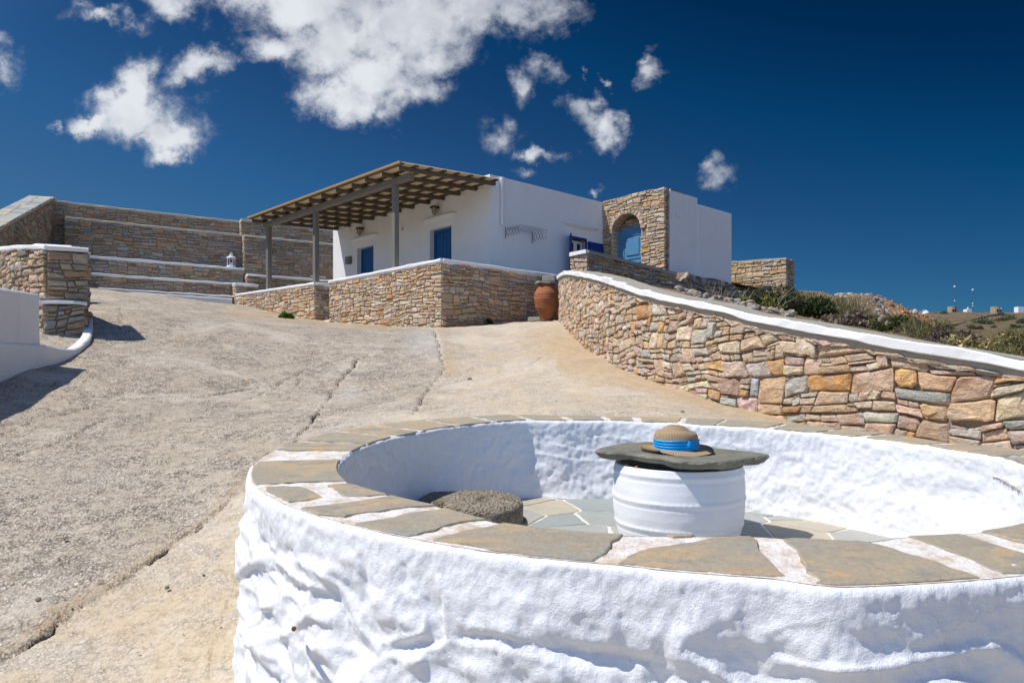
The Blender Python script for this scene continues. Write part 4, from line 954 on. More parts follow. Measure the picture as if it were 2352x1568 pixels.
# the old blue door, its top ragged with paint and mortar
dr = MB(); nD = 12; V = []
for k in range(nD+1):
    x = AX0+.01+(AX1-AX0-.02)*k/nD; zt_ = 4.02+.055*math.sin(math.pi*k/nD)+rg.uniform(-.008,.008); V += [M_p(x,2.2,-.24),M_p(x,zt_,-.24),M_p(x,zt_,-.31),M_p(x,2.2,-.31)]
Fc = [(4*i+k,4*(i+1)+k,4*(i+1)+(k+1)%4,4*i+(k+1)%4) for i in range(nD) for k in range(4)]; dr.add(V,Fc); door = dr.build('door', M_oldblue, porch)
for (y0,y1) in ((3.30,3.86),(2.55,3.16)):
    for (x0,x1) in ((AX0+.20,AX1-.16),):
        fr = MB()
        for (p0,p1,q0_,q1_,o_) in ((x0-.03,x0,y0-.03,y1+.03,.014),(x1,x1+.03,y0-.03,y1+.03,.014),(x0,x1,y1,y1+.03,.014),(x0,x1,y0-.03,y0,.014)):
            fr.hexa([M_p(p0,q0_,-.241),M_p(p1,q0_,-.241),M_p(p1,q0_,-.24+o_),M_p(p0,q0_,-.24+o_),M_p(p0,q1_,-.241),M_p(p1,q1_,-.241),M_p(p1,q1_,-.24+o_),M_p(p0,q1_,-.24+o_)])
        fr.build('moulding', M_oldblue, door); slab_on(M_p, x0+.06, x1-.06, y0+.06, y1-.06, -.2405, -.222, 'panel', M_oldblue, door, .008)
# white annex
AN = A2(PO,-LPt-.0,.15)
annex = empty('white_annex', (*A2(AN,0,1.4),2.7), 'plain white cube-shaped annex with a stepped roofline right of the arched porch', 'annex')
def block(name, a0, a1, b0, b1, z0, z1, mt, parent, base=AN, bevel=.015):
    p = [A2(base,a0,b0),A2(base,a0,b1),A2(base,a1,b1),A2(base,a1,b0)]; b2 = MB()
    b2.hexa([(*q_,z0) for q_ in p[::-1]]+[(*q_,z1) for q_ in p[::-1]]); return b2.build(name, mt, parent, bevel=bevel)
block('corner_block', 0, .27, .0, .319, 2.2, 4.78, M_white, annex, bevel=0); block('tall_block', 0, 1.7, .32, 1.18, 2.2, 4.78, M_white, annex, bevel=0); block('low_block', -.025, 1.7, 1.181, 2.70, 2.2, 4.625, M_white, annex)
AM, _ = frame_path([AN,A2(AN,0,2.7)])
pc = MB(); pc.tube([AM(.03,2.7,.02),AM(.03,4.80,.02)], .018, 8); pc.build('conduit', M_frame, annex)
pc = MB(); pc.tube([AM(.28,4.30,.01),AM(.30,4.18,.03),AM(.42,4.17,.02)], .012, 6); pc.build('bracket', M_frame, annex)
# terrace floor behind the walls
tf = MB(); p4 = [A2(K0,4.0,.5),A2(K0,.45,.4),A2(K0,.4,5.8),A2(K0,4.0,3.0)]
tf.add([(*p,1.76) for p in [A2(K0,7.5,.4),A2(K0,.4,.4),A2(K0,.4,6),A2(K0,7.5,6)]], [(0,1,2,3)]); tag(tf.build('terrace_floor', M_cream), kind='structure')
# ================================================================ pergola
B0 = (-1.176,14.13)
per = empty('pergola', (*A2(B0,4.6),2.5), 'rustic timber pergola with reed matting shading the house front', 'pergola')
PM = lambda t, z, o: (B0[0]+u[0]*t-(-.0)+.0 + (v[0]*o if True else 0), B0[1]+u[1]*t+v[1]*o, z)   # t along the front, o towards the house
BZ = 4.245
for t, zb_ in ((1.78,2.40),(5.0,2.40),(7.40,2.55)):
    m_ = MB(); p = PM(t,zb_,0); q_ = PM(t,BZ+.02,.0); m_.bar(p, q_, .115, .115, up=(u[0],u[1],0)); m_.build('post', M_post, per, bevel=.008, seg=1)
m_ = MB(); m_.bar(PM(1.22,BZ+.065,0), PM(7.62,BZ+.065,0), .13, .13); m_.build('beam', M_post, per, bevel=.012, seg=1)
slope = .055; OV = -.40
rt = [1.14+.588*k for k in range(12)]
def rz(o): return BZ+.168+slope*o
rg = random.Random(33)
for k, t in enumerate(rt):
    m_ = MB(); w_ = .07+rg.uniform(-.01,.02); t2 = t+rg.uniform(-.03,.03)
    m_.bar(PM(t2,rz(OV+.03),OV+.03+rg.uniform(-.03,.05)), PM(t2+rg.uniform(-.02,.02),rz(2.13),2.135), w_, .085); m_.build('rafter', M_wood, per, bevel=.012, seg=1)
TE = rt[-1]+.10; T1 = rt[0]-.13
for k in range(8):
    o_ = OV+.04+k*(2.5/7.15); m_ = MB(); m_.bar(PM(T1,rz(o_)+.056,o_), PM(TE,rz(o_)+.056,o_), .075, .026); m_.build('batten', M_wood, per)
m_ = MB(); m_.bar(PM(T1-.01,rz(OV)+.075,OV-.02), PM(TE+.01,rz(OV)+.075,OV-.02), .05, .04); m_.build('edge_strip', plain('ochre_wood',(.36,.24,.11),.8,.25,20), per)
nxm = 110
V = []; Fc = []
for i in range(nxm+1):
    t = T1+(TE-T1)*i/nxm
    for j in range(9):
        o_ = OV+(2.146-OV)*j/8; V.append(PM(t, rz(o_)+.075+.004*float(vn(t*5,o_*5,7))+(.006*math.sin(i*2.1) if True else 0), o_))
V2 = [(a_,b_,c_+.012) for a_,b_,c_ in V]; n_ = len(V)
for i in range(nxm):
    for j in range(8):
        q_ = (i*9+j,i*9+j+1,(i+1)*9+j+1,(i+1)*9+j); Fc += [q_[::-1], tuple(a_+n_ for a_ in q_)]
mesh('reed_mat', V+V2, Fc, M_reed, per)
# ---- wall lamps, airers, box
def wall_lamp(M, a, z, label):
    r_ = empty('wall_lamp', M(a,z,.08), label, 'lamp', 'wall lamps above the two blue doors')
    m_ = MB(); c = M(a,z,.12); m_.bar(M(a,z+.10,.0), M(a,z+.10,.13), .05, .03); m_.build('bracket', M_iron, r_)
    m_ = MB(); m_.lathe([(.001,.115),(.07,.10),(.115,.075),(.115,.062),(.06,.058)], c, 16); m_.build('shade', M_iron, r_, True)
    m_ = MB(); m_.lathe([(.056,.06),(.058,0),(.045,-.07),(.02,-.095),(.001,-.10)], c, 14); m_.build('glass', plain('cloudy_glass',(.40,.36,.28),.25,.1), r_, True)
    m_ = MB()
    for k in range(5):
        t = k*2*math.pi/5; m_.tube([(c[0]+math.cos(t)*.066,c[1]+math.sin(t)*.066,c[2]+.06),(c[0]+math.cos(t)*.066,c[1]+math.sin(t)*.066,c[2]-.05),(c[0]+math.cos(t)*.02,c[1]+math.sin(t)*.02,c[2]-.11)], .006, 4)
    m_.build('guard', M_iron, r_)
wall_lamp(ff, 1.82, 4.27, 'caged iron wall lamp above the right-hand blue door'); wall_lamp(ff, 5.05, 4.26, 'caged iron wall lamp above the left-hand blue door')
bx = slab_on(ff, 5.60, 5.80, 3.46, 3.66, .001, .10, 'wall_box', plain('box_grey',(.18,.20,.20)), None); tag(bx, 'small grey electrical box fixed left of the left-hand blue door', 'wall_box')  # a plain electrical box on the facade, gives no light
def airer(M, s0, s1, z, reach, label, zig=5, dz=.09):
    r_ = empty('clothes_airer', M((s0+s1)/2,z,.0), label, 'clothes airer')
    for s_ in (s0,s1):
        m_ = MB(); m_.tube([M(s_,z-.13,.015),M(s_,z+.13,.015)], .010, 6)
        for k in range(zig):
            a_,b_ = .015+reach*k/zig, .015+reach*(k+1)/zig; zz = z+dz*.0
            m_.tube([M(s_,zz-.10,a_),M(s_,zz+.10,b_)], .0055, 5); m_.tube([M(s_,zz+.10,a_),M(s_,zz-.10,b_)], .0055, 5)
        m_.build('scissor_arm', M_metal, r_)
    for k in range(6):
        o_ = .04+reach*k/5; m_ = MB(); m_.tube([M(s0,z+.10,o_),M(s1,z+.10,o_)], .005, 6); m_.build('rail', M_metal, r_)
airer(SF, .45, 1.29, 3.54, .47, 'folding metal clothes airer fixed to the shaded right side wall of the house')
EW, _ = frame_path([A2(C0,HL,2.2), A2(C0,HL,0)])
airer(EW, 1.62, 2.12, 3.36, .30, 'small metal clothes airer at the far left end of the house front', 3)
# ================================================================ round sitting place: wall, capstones, floor
def rimz(y): return RIM0+RIMS*y
def UR(px, py): d = -RIM0/((893-py)/F*-1+0 + RIMS) if False else (-RIM0)/((py-893)/F+RIMS); return ((px-1176)/F*d, d)
outer_px = [(2352,1327),(2207,1340),(2070,1348),(1894,1354),(1796,1333),(1562,1317),(1355,1292),(1138,1263),(925,1237),(800,1208),(665,1167),(577,1119),(564,1086),(610,1042),(662,1021),(744,996),(852,978),(984,958),(1072,953),(1286,955),(1500,960),(1660,972),(1835,987),(2070,1000),(2168,1017),(2352,1034)]
inner_px = [(2352,1200),(2226,1223),(2050,1231),(1992,1243),(1796,1233),(1695,1227),(1560,1228),(1420,1226),(1286,1216),(1151,1199),(1013,1161),(895,1135),(803,1106),(788,1057),(843,1024),(957,994),(1079,975),(1204,965),(1286,966),(1450,967),(1601,975),(1835,990),(2070,1016),(2226,1040),(2352,1065)]
def polar(pl, extra):
    P_ = [UR(*p) for p in pl]; T = [(math.atan2(y-CY,x-CX)%(2*math.pi), math.hypot(x-CX,y-CY)) for x,y in P_]+extra
    T.sort(); a = np.array([t[0] for t in T]); r = np.array([t[1] for t in T])
    aa = np.concatenate([a-2*math.pi,a,a+2*math.pi]); rr = np.concatenate([r,r,r]); g_ = np.linspace(0,2*math.pi,361); y = np.interp(g_,aa,rr)
    y[-1] = y[0]; k = np.array([1,2,3,2,1.])/9; y = np.convolve(np.concatenate([y[-3:-1],y,y[1:3]]), k, 'valid'); return lambda t: np.interp(np.asarray(t)%(2*math.pi), g_, y)
rO = polar(outer_px, [(0,1.64),(.12,1.64),(6.1,1.63)]); rI = polar(inner_px, [(6.15,1.40),(0,1.42)])
_lim = lambda f, lo, hi: (lambda t: np.clip(f(t), lo, hi))
rO = _lim(rO,1.50,1.72); rI = _lim(rI,1.16,1.46)
ring = empty('round_wall', (CX,CY,-.9), 'low round whitewashed sitting wall topped with slate slabs in the foreground', 'wall')
def wallz(y, o): return rimz(y)
NT_ = 1500
def ring_surface(name, rf, sign, z0f, rows, amp, seed, tvals):
    T = tvals; nrow = rows; V = np.zeros((nrow, len(T), 3))
    base = rf(T)
    for i in range(nrow):
        q = i/(nrow-1)                       # 0 at the rim, 1 at the foot
        x0, y0 = CX+base*np.cos(T), CY+base*np.sin(T)
        zt = rimz(y0); zb = z0f(x0,y0); z = zt+(zb-zt)*q**1.15
        dep = (zt-z); arc = T*1.6
        f1,f2,idv = cells(arc/.40+.55*fbm(arc*2.4,z*2.4,0,2,seed+9), z/.21+.55*fbm(arc*2.4+9,z*2.4,0,2,seed+11), seed)
        bul = np.clip((f2-f1)/.32,0,1); bul = bul*bul*(3-2*bul)
        ridge = 1-np.abs(fbm(arc*3.1+z*1.1, z*6.5, 0, 3, seed+5))
        fade = np.clip((dep-.015)/.16,0,1); fade = fade*fade*(3-2*fade)
        rg1 = 1-np.abs(fbm(arc*1.9+z*.8, z*4.2+arc*.5, 0, 4, seed+15)); sel = np.clip((fbm(arc*1.3, z*3, 0, 2, seed+31)+.35)*2, 0, 1)
        disp = amp*( (bul-.62)*.5*(.2+1.1*idv)*sel + (idv-.5)*.7*sel + .95*(rg1-.72) + .45*(ridge-.7) + .28*fbm(arc*6, z*9, 0, 5, seed+2))*fade
        st_ = fbm(arc*1.5+z*1.1, z*3.2-arc*.5, 0, 3, seed+61)*1.9; fl = np.floor(st_); fr_ = st_-fl; fr_ = np.where(fr_ < .78, (fr_/.78)**2.4, (1-fr_)/.22); fr_ = fr_*fr_*(3-2*fr_); disp = disp+amp*.42*(fr_-.3)*fade*(.4+.6*np.clip(fbm(arc*.9,z*1.4,0,2,seed+62)+.5,0,1))
        disp = disp + .0030*fbm(arc*34, z*34, 0, 4, seed+7) + .004*fbm(arc*5,z*5,0,2,seed+8)
        flare = (.05*np.clip(dep/.7,0,1)**1.4) if sign > 0 else (-.05*np.clip(dep/.45,0,1)**2)
        r = base+flare*1.0+sign*disp
        lip = .016*np.exp(-(dep/.007))*-sign
        r = r+lip
        V[i,:,0] = CX+r*np.cos(T); V[i,:,1] = CY+r*np.sin(T); V[i,:,2] = z
    n = len(T); id_ = np.arange(nrow*n).reshape(nrow,n)
    Qq = np.stack([id_[:-1,:-1],id_[1:,:-1],id_[1:,1:],id_[:-1,1:]],-1).reshape(-1,4)
    if sign < 0: Qq = Qq[:, ::-1]
    return mesh(name, V.reshape(-1,3), Qq, M_plaster, ring, True)
dn_ = np.concatenate([np.linspace(math.radians(165),math.radians(318),1050), np.linspace(math.radians(318.5),math.radians(524.5),160)]); dn_[-1] = dn_[0]+2*math.pi
ring_surface('outer_wall', rO, 1, lambda x,y: np.minimum(gz(x,y)-.12, rimz(y)-.06), 130, .030, 100, dn_)
ti = np.concatenate([np.linspace(math.radians(-25),math.radians(200),800), np.linspace(math.radians(200.5),math.radians(335),120)]); ti[-1] = ti[0]+2*math.pi
ring_surface('inner_wall', rI, -1, lambda x,y: FLR0+RIMS*y-.02+0*x, 75, .011, 200, ti)
# whitewashed top between the slabs
Tt = np.linspace(0,2*math.pi,1401); ks = np.linspace(0,1,14); V = []
for k in ks:
    ro, ri = rO(Tt)-.0145, rI(Tt)+.0145; r = ri+(ro-ri)*k; x, y = CX+r*np.cos(Tt), CY+r*np.sin(Tt)
    ez = min(1, min(k,1-k)/.12); z = rimz(y)+ez*(.003*fbm(x*14,y*14,0,4,55)+.002*fbm(x*50,y*50,0,2,58))
    edge = min(k,1-k); z = z*1.0; z = z if edge > .01 else rimz(y)
    V.append(np.stack([x,y,z],-1))
V = np.array(V); id_ = np.arange(14*1401).reshape(14,1401)
mesh('top_render', V.reshape(-1,3), np.stack([id_[:-1,:-1],id_[1:,:-1],id_[1:,1:],id_[:-1,1:]],-1).reshape(-1,4)[:, ::-1], M_joint, ring, True)
def rough_edge(P_, step, amp, rg, seed):       # subdivide a polygon and make its outline ragged
    out = []; n = len(P_)
    for i in range(n):
        a, b = P_[i], P_[(i+1)%n]; L = math.hypot(b[0]-a[0],b[1]-a[1]); k = max(1,int(L/step)); nx, ny = (b[1]-a[1])/(L+1e-9), -(b[0]-a[0])/(L+1e-9)
        for j in range(k):
            t = j/k; w_ = amp*float(fbm((a[0]+(b[0]-a[0])*t)*14+seed, (a[1]+(b[1]-a[1])*t)*14, 0, 3, 77)); out.append((a[0]+(b[0]-a[0])*t+nx*w_, a[1]+(b[1]-a[1])*t+ny*w_))
    return out
def inpoly(x, y, P_):
    c = False; n = len(P_); j = n-1
    for i in range(n):
        if (P_[i][1] > y) != (P_[j][1] > y) and x < (P_[j][0]-P_[i][0])*(y-P_[i][1])/(P_[j][1]-P_[i][1])+P_[i][0]: c = not c
        j = i
    return c
def flat_stone(name, P_, zf, up, mt, parent, bev=.006):
    if name == 'cap_slab':
        Q_ = []
        for (x,y) in P_:
            th_ = math.atan2(y-CY,x-CX); r0 = math.hypot(x-CX,y-CY); r1 = min(max(r0, float(rI(th_))+.012), float(rO(th_))-.020); Q_.append((CX+r1*math.cos(th_),CY+r1*math.sin(th_)))
        P_ = Q_
    n = len(P_); cx = sum(p[0] for p in P_)/n; cy = sum(p[1] for p in P_)/n; sz = max(math.hypot(p[0]-cx,p[1]-cy) for p in P_)
    k = 1-bev/sz*1.6
    V = [(x,y,zf(y)-.02) for x,y in P_]+[(x,y,zf(y)+up*.45) for x,y in P_]+[(cx+(x-cx)*k,cy+(y-cy)*k,zf(y)+up) for x,y in P_]
    Fc = [(i,(i+1)%n,n+(i+1)%n,n+i) for i in range(n)]+[(n+i,n+(i+1)%n,2*n+(i+1)%n,2*n+i) for i in range(n)]+[tuple(range(2*n,3*n))]
    if sum(P_[i][0]*P_[(i+1)%n][1]-P_[(i+1)%n][0]*P_[i][1] for i in range(n)) < 0: Fc = [f[::-1] for f in Fc]
    return mesh(name, V, Fc, mt, parent)
rg = random.Random(3)
caps_px = [[(590,1062),(690,1058),(790,1057),(797,1082),(803,1104),(690,1108),(578,1115),(574,1085)],
 [(612,1122),(650,1118),(692,1119),(715,1131),(742,1145),(668,1153),(638,1140)], [(752,1116),(800,1112),(838,1120),(890,1137),(800,1143),(775,1131)],
 [(688,1170),(800,1155),(908,1138),(960,1145),(1012,1161),(900,1172),(790,1188),(735,1181)],
 [(800,1208),(900,1190),(1022,1168),(1085,1172),(1148,1190),(1040,1206),(960,1233),(925,1237),(860,1224)],
 [(992,1240),(1060,1222),(1155,1203),(1215,1206),(1300,1213),(1425,1228),(1405,1256),(1362,1290),(1250,1282),(1160,1268),(1080,1252)],
 [(1420,1297),(1445,1280),(1490,1265),(1560,1250),(1640,1239),(1700,1231),(1728,1234),(1765,1278),(1806,1326),(1700,1322),(1562,1312)],
 [(1528,1231),(1600,1231),(1585,1235),(1545,1236)],
 [(1798,1240),(1870,1233),(1960,1238),(2045,1262),(2150,1296),(2258,1331),(2170,1340),(2080,1345),(1985,1350),(1890,1351),(1845,1296)],
 [(2085,1233),(2150,1226),(2205,1228),(2300,1258),(2420,1295),(2460,1320),(2400,1324),(2310,1318),(2230,1286)],
 [(2250,1222),(2352,1203),(2440,1190),(2520,1225),(2450,1262),(2352,1246)]]
done = []
for pl in caps_px:
    P_ = [UR(*p) for p in pl]; done.append(P_)
    flat_stone('cap_slab', rough_edge(P_, .03, .010, rg, len(done)), rimz, .0045+rg.uniform(0,.0015), M_slate, ring, .003)
def capseg(t0, t1, k0=.02, k1=.985):
    P_ = []
    for s_ in range(5): t = t0+(t1-t0)*s_/4+rg.uniform(-.004,.004); r = float(rI(t))+(float(rO(t))-float(rI(t)))*(k1+rg.uniform(-.03,.01)); P_.append((CX+r*math.cos(t),CY+r*math.sin(t)))
    for s_ in range(5): t = t1+(t0-t1)*s_/4+rg.uniform(-.01,.01); r = float(rI(t))+(float(rO(t))-float(rI(t)))*(k0+rg.uniform(-.01,.03)); P_.append((CX+r*math.cos(t),CY+r*math.sin(t)))
    return P_
lo_t = math.atan2(UR(590,1062)[1]-CY, UR(590,1062)[0]-CX)
t = math.radians(174); 
while t > math.radians(-42):
    wdt = rg.uniform(.10,.19) if t > 1.2 else rg.uniform(.13,.24); g_ = rg.uniform(.016,.034); sk_ = rg.uniform(-.02,.02)
    flat_stone('cap_slab', rough_edge(capseg(t-wdt, t), .035, .006, rg, t*9), rimz, .0045+rg.uniform(0,.002), M_slate, ring, .003); t -= wdt+g_
# floor of irregular flags
flz = lambda y: FLR0+RIMS*y
floor = mesh('patio_floor', [(CX+1.5*math.cos(2*math.pi*k/64),CY+1.5*math.sin(2*math.pi*k/64),flz(CY+1.5*math.sin(2*math.pi*k/64))) for k in range(64)], [tuple(range(64))], plain('cream_joint',(.74,.66,.56),.9,.15,20)); tag(floor, kind='structure')
rg = random.Random(21); seeds = []
while len(seeds) < 125:
    x, y = CX+rg.uniform(-1.5,1.5), CY+rg.uniform(-1.5,1.5)
    if math.hypot(x-CX,y-CY) < 1.55 and all(math.hypot((x-a_),(y-b_)) > .15 for a_,b_ in seeds): seeds.append((x,y))
    if rg.random() < .00003: break
def clip(P_, a, b, c):    # keep a x + b y <= c
    out = []
    for i in range(len(P_)):
        p, q_ = P_[i], P_[(i+1)%len(P_)]; dp, dq = a*p[0]+b*p[1]-c, a*q_[0]+b*q_[1]-c
        if dp <= 0: out.append(p)
        if dp*dq < 0: t_ = dp/(dp-dq); out.append((p[0]+(q_[0]-p[0])*t_, p[1]+(q_[1]-p[1])*t_))
    return out
for i,(sx,sy) in enumerate(seeds):
    P_ = [(CX-1.7,CY-1.7),(CX+1.7,CY-1.7),(CX+1.7,CY+1.7),(CX-1.7,CY+1.7)]
    for j,(tx,ty) in enumerate(seeds):
        if j == i: continue
        a, b = tx-sx, ty-sy; L = math.hypot(a,b); P_ = clip(P_, a/L, b/L, (a*(sx+tx)/2+b*(sy+ty)/2)/L-.0075)
        if len(P_) < 3: break
    if len(P_) < 3: continue
    for k in range(28):
        t = 2*math.pi*k/28; P_ = clip(P_, math.cos(t), math.sin(t), CX*math.cos(t)+CY*math.sin(t)+1.36)
        if len(P_) < 3: break
    if len(P_) < 3: continue
    if max(math.hypot(a_[0]-b_[0],a_[1]-b_[1]) for a_ in P_ for b_ in P_) < .08: continue
    flat_stone('paving_stone', rough_edge(P_, .045, .006, rg, i), flz, .004+rg.uniform(0,.002), M_pave, floor, .003)
# pipe stub and rusty bolt on the outer wall
def on_wall(px, d): return ((px-1176)/F*d, d)
pp_ = MB(); c = U(580,1560,2.42); pp_.tube([(c[0]+.06,c[1]+.12,c[2]),(c[0]-.012,c[1]-.05,c[2]-.006)], .038, 18); pp_.build('drain_pipe', M_frame, ring, True)
bt = MB(); bt.tube([U(675,1443,2.02),U(675,1443,1.88)], .0065, 10); bt.build('rusty_bolt', plain('rust',(.25,.09,.05),.8,.3,60), ring)
# ================================================================ white jar, lid slab, hat, millstones
PX0, PY0 = .785, 3.50; pf = flz(PY0)
pot = empty('white_jar', (PX0,PY0,pf), 'big whitewashed clay jar with raised bands under a slate slab', 'jar')
H_ = .352; prof = [(.0,.0),(.272,.0),(.280,.02),(.292,.07),(.301,.13),(.305,.19),(.304,.25),(.301,.30),(.298,.335),(.294,H_),(.262,H_),(.262,.30),(.26,.08),(.0,.05)]
def jar_r(z): return float(np.interp(z,[p[1] for p in prof[1:10]],[p[0] for p in prof[1:10]]))
n = 220; V = []; zs = np.concatenate([np.linspace(0,H_,110)])
for z in zs:
    for k in range(n):
        t = 2*math.pi*k/n; r = jar_r(z)
        for zb_ in (.085,.205,.322):
            d_ = (z-zb_)/.009; zig = .0035*(((k*.34)%1)-.5 if abs(d_) < 1.6 else 0)
            r += .0036*math.exp(-d_*d_)+zig*math.exp(-(d_-.2)**2)
            r -= .0016*math.exp(-((z-zb_+.022)/.006)**2)
        r += .0025*float(vn(math.cos(t)*3,math.sin(t)*3,z*14,5))
        V.append((r*math.cos(t),r*math.sin(t),z))
nzr = len(zs); Fc = [(i*n+k,i*n+(k+1)%n,(i+1)*n+(k+1)%n,(i+1)*n+k) for i in range(nzr-1) for k in range(n)]
b0 = len(V)
for (r,z) in ((.262,H_-.002),(.258,.2),(.25,.05),(.001,.04)):
    for k in range(n): t = 2*math.pi*k/n; V.append((r*math.cos(t),r*math.sin(t),z))
prev = (nzr-1)*n
for q_ in range(4):
    cur = b0+q_*n; Fc += [(prev+k,prev+(k+1)%n,cur+(k+1)%n,cur+k) for k in range(n)]; prev = cur
V = [(x+PX0, y+PY0, z+pf+ (RIMS*y*.6)) for x,y,z in V]
mesh('jar_body', V, Fc, mat('jar_limewash', lambda t,b: (f_white(t,b,.8))), pot, True)
rc = MB(); 
for k,(t_,l) in enumerate([(3.45,.12),(3.75,.05)]):
    z_ = pf+H_; pts = [(PX0+.279*math.cos(t_+l*s_),PY0+.279*math.sin(t_+l*s_),z_+RIMS*.6*.279*math.sin(t_+l*s_)) for s_ in (0,.35,.7,1)]; rc.tube(pts, [.004,.010,.009,.004], 6)
rc.build('chipped_clay', plain('bare_clay',(.45,.17,.08),.9,.3,60), pot)
sl = [(.385,3.47),(.44,3.40),(.52,3.36),(.60,3.28),(.655,3.255),(.72,3.17),(.80,3.125),(.87,3.14),(.97,3.24),(1.08,3.34),(1.18,3.45),(1.222,3.50),(1.20,3.55),(1.08,3.67),(.97,3.80),(.86,3.90),(.70,3.92),(.55,3.78),(.43,3.58)]
so_ = rough_edge(sl, .028, .011, rg, 4)
def slz(x, y): return -.296-.034*(x-.8)+.036*(y-3.5)
n = len(so_); V = []; c = (.80,3.5)
for (k,dz) in ((.93,-.034),(.97,-.020),(1.0,-.010),(.985,-.002),(.955,.002),(.7,.0045),(.35,.003)):
    for i,(x,y) in enumerate(so_):
        j = 1+.006*math.sin(i*1.7+dz*300)+.008*float(vn(i*.9,dz*90,2)); xx, yy_ = c[0]+(x-c[0])*k*j, c[1]+(y-c[1])*k*j
        V.append((xx,yy_,slz(xx,yy_)+dz*(1+.25*float(vn(i*.35,1,8)))))
V.append((c[0],c[1],slz(*c)+.003)); V.append((c[0],c[1],slz(*c)-.034))
Fc = [(r_*n+i,r_*n+(i+1)%n,(r_+1)*n+(i+1)%n,(r_+1)*n+i) for r_ in range(6) for i in range(n)]+[(6*n+i,6*n+(i+1)%n,7*n) for i in range(n)]+[((i+1)%n,i,7*n+1) for i in range(n)]
def f_lid(t, b):
    p = pos(t); n1 = t.noise(p, 9, 7, .68, .5); n2 = t.noise(p, 80, 5, .75)
    c_ = t.cramp(n1, [(.3,(.115,.12,.095)),(.5,(.19,.185,.145)),(.66,(.25,.235,.18)),(.8,(.21,.17,.11))]); c_ = t.vm('SCALE', c_, sc=t.m('ADD', .65, t.m('MULTIPLY', n2, .7)))
    t.put(b.inputs['Base Color'], c_); b.inputs['Roughness'].default_value = .8; bump(t, b, t.m('ADD', t.m('MULTIPLY',n2,.6), n1), .9, .010)
lid = mesh('stone_slab', V, Fc, mat('dark_slate', f_lid), None, False); tag(lid, 'thick pointed slate slab lying as lid on the white jar, under the hat', 'slab')
# hat
HX0, HY0 = .768, 3.46; hz0 = slz(HX0,HY0)+.006
def f_straw(t, b):
    p = t.node('ShaderNodeTexCoord').outputs['Object']; s = t.node('ShaderNodeSeparateXYZ', {0:p}).outputs
    th = t.m('MULTIPLY', t.m('ARCTAN2', s[1], s[0]), 42.0); rr = t.m('MULTIPLY', t.m('ADD', t.m('SQRT', t.m('ADD', t.m('MULTIPLY',s[0],s[0]), t.m('MULTIPLY',s[1],s[1]))), t.m('MULTIPLY', s[2], -1.0)), 540.0)
    k = t.m('MULTIPLY', t.m('SINE', t.m('ADD', th, rr)), t.m('SINE', t.m('SUBTRACT', th, rr)))
    n = t.noise(p, 60, 4, .7)
    c_ = t.mix(t.ramp(k,-.45,.5), (.24,.155,.085), (.60,.44,.265)); c_ = t.mix(t.m('MULTIPLY', t.ramp(n,.5,.66), .5), c_, (.36,.25,.15))
    t.put(b.inputs['Base Color'], c_); b.inputs['Roughness'].default_value = .75; bump(t, b, t.m('ADD', k, n), .6, .003)
M_straw = mat('woven_straw', f_straw)
hat = empty('straw_hat', (HX0,HY0,hz0), 'woven straw hat with bright blue ribbon resting on the stone slab', 'hat')
n = 96
def hat_part(name, prof_fn, rows, mt, smooth=True):
    V = [];
    for i in range(rows):
        for k in range(n): V.append(prof_fn(i/(rows-1), 2*math.pi*k/n))
    Fc = [(i*n+k,i*n+(k+1)%n,(i+1)*n+(k+1)%n,(i+1)*n+k) for i in range(rows-1) for k in range(n)]
    me = mesh(name, [(x+HX0,y+HY0,z+hz0+ (-.030*x+.052*y)) for x,y,z in V], Fc, mt, hat, smooth); return me
def brim(q_, t):
    r = .094+q_*.076 if q_ <= 1 else 0
    warp = .004*math.sin(2*t+.5)*q_**1.5+.0015*math.sin(5*t)*q_
    return (r*1.0*math.cos(t), r*1.03*math.sin(t), .014-.004*q_+warp+.009*math.sin(t)*q_**2+.006*q_**4*abs(math.cos(t)))
def brim2(q_, t):
    # over the edge and back underneath, so that the straw has a thickness
    P_ = [(0,0),(1,0),(1.02,-.003),(1.0,-.007),(0,-.008)]; k = q_*(len(P_)-1); i = min(int(k),len(P_)-2); f = k-i; a_ = P_[i][0]+(P_[i+1][0]-P_[i][0])*f; d_ = P_[i][1]+(P_[i+1][1]-P_[i][1])*f
    x,y,z = brim(min(a_,1.02),t); return (x,y,z+d_)
hat_part('brim', brim2, 41, M_straw)
def crown(q_, t):
    pr = [(.094,.008),(.097,.035),(.099,.06),(.096,.080),(.091,.093),(.079,.100),(.064,.104),(.053,.113),(.038,.124),(.016,.129),(.0005,.130)]
    k = q_*(len(pr)-1); i = min(int(k),len(pr)-2); f = k-i; f = f; r = pr[i][0]+(pr[i+1][0]-pr[i][0])*f; z = pr[i][1]+(pr[i+1][1]-pr[i][1])*f
    z *= .95
    return (r*math.cos(t)*1.03-.004*q_, r*math.sin(t), z+.003*math.sin(3*t)*q_*(1-q_)*2)
hat_part('crown', crown, 44, M_straw)
M_rib = plain('blue_ribbon', (.002,.29,.66), .5, .10, 30)
def ribbon(q_, t):
    z = .011+q_*.044; top = .006*math.sin(t*1.0+2.6)*q_; fold = .0022*math.sin(q_*22+math.sin(t*2)*1.6)+.0012*math.sin(t*23+q_*9)
    bulge = .010*math.exp(-((t-5.15)/.22)**2)*(.4+.6*math.sin(q_*3.14))
    r = .1005+.0015*q_+fold*.9+bulge; return (r*math.cos(t)*1.03, r*math.sin(t), z+top)
rb = hat_part('ribbon', ribbon, 34, M_rib)
kn = MB(); 
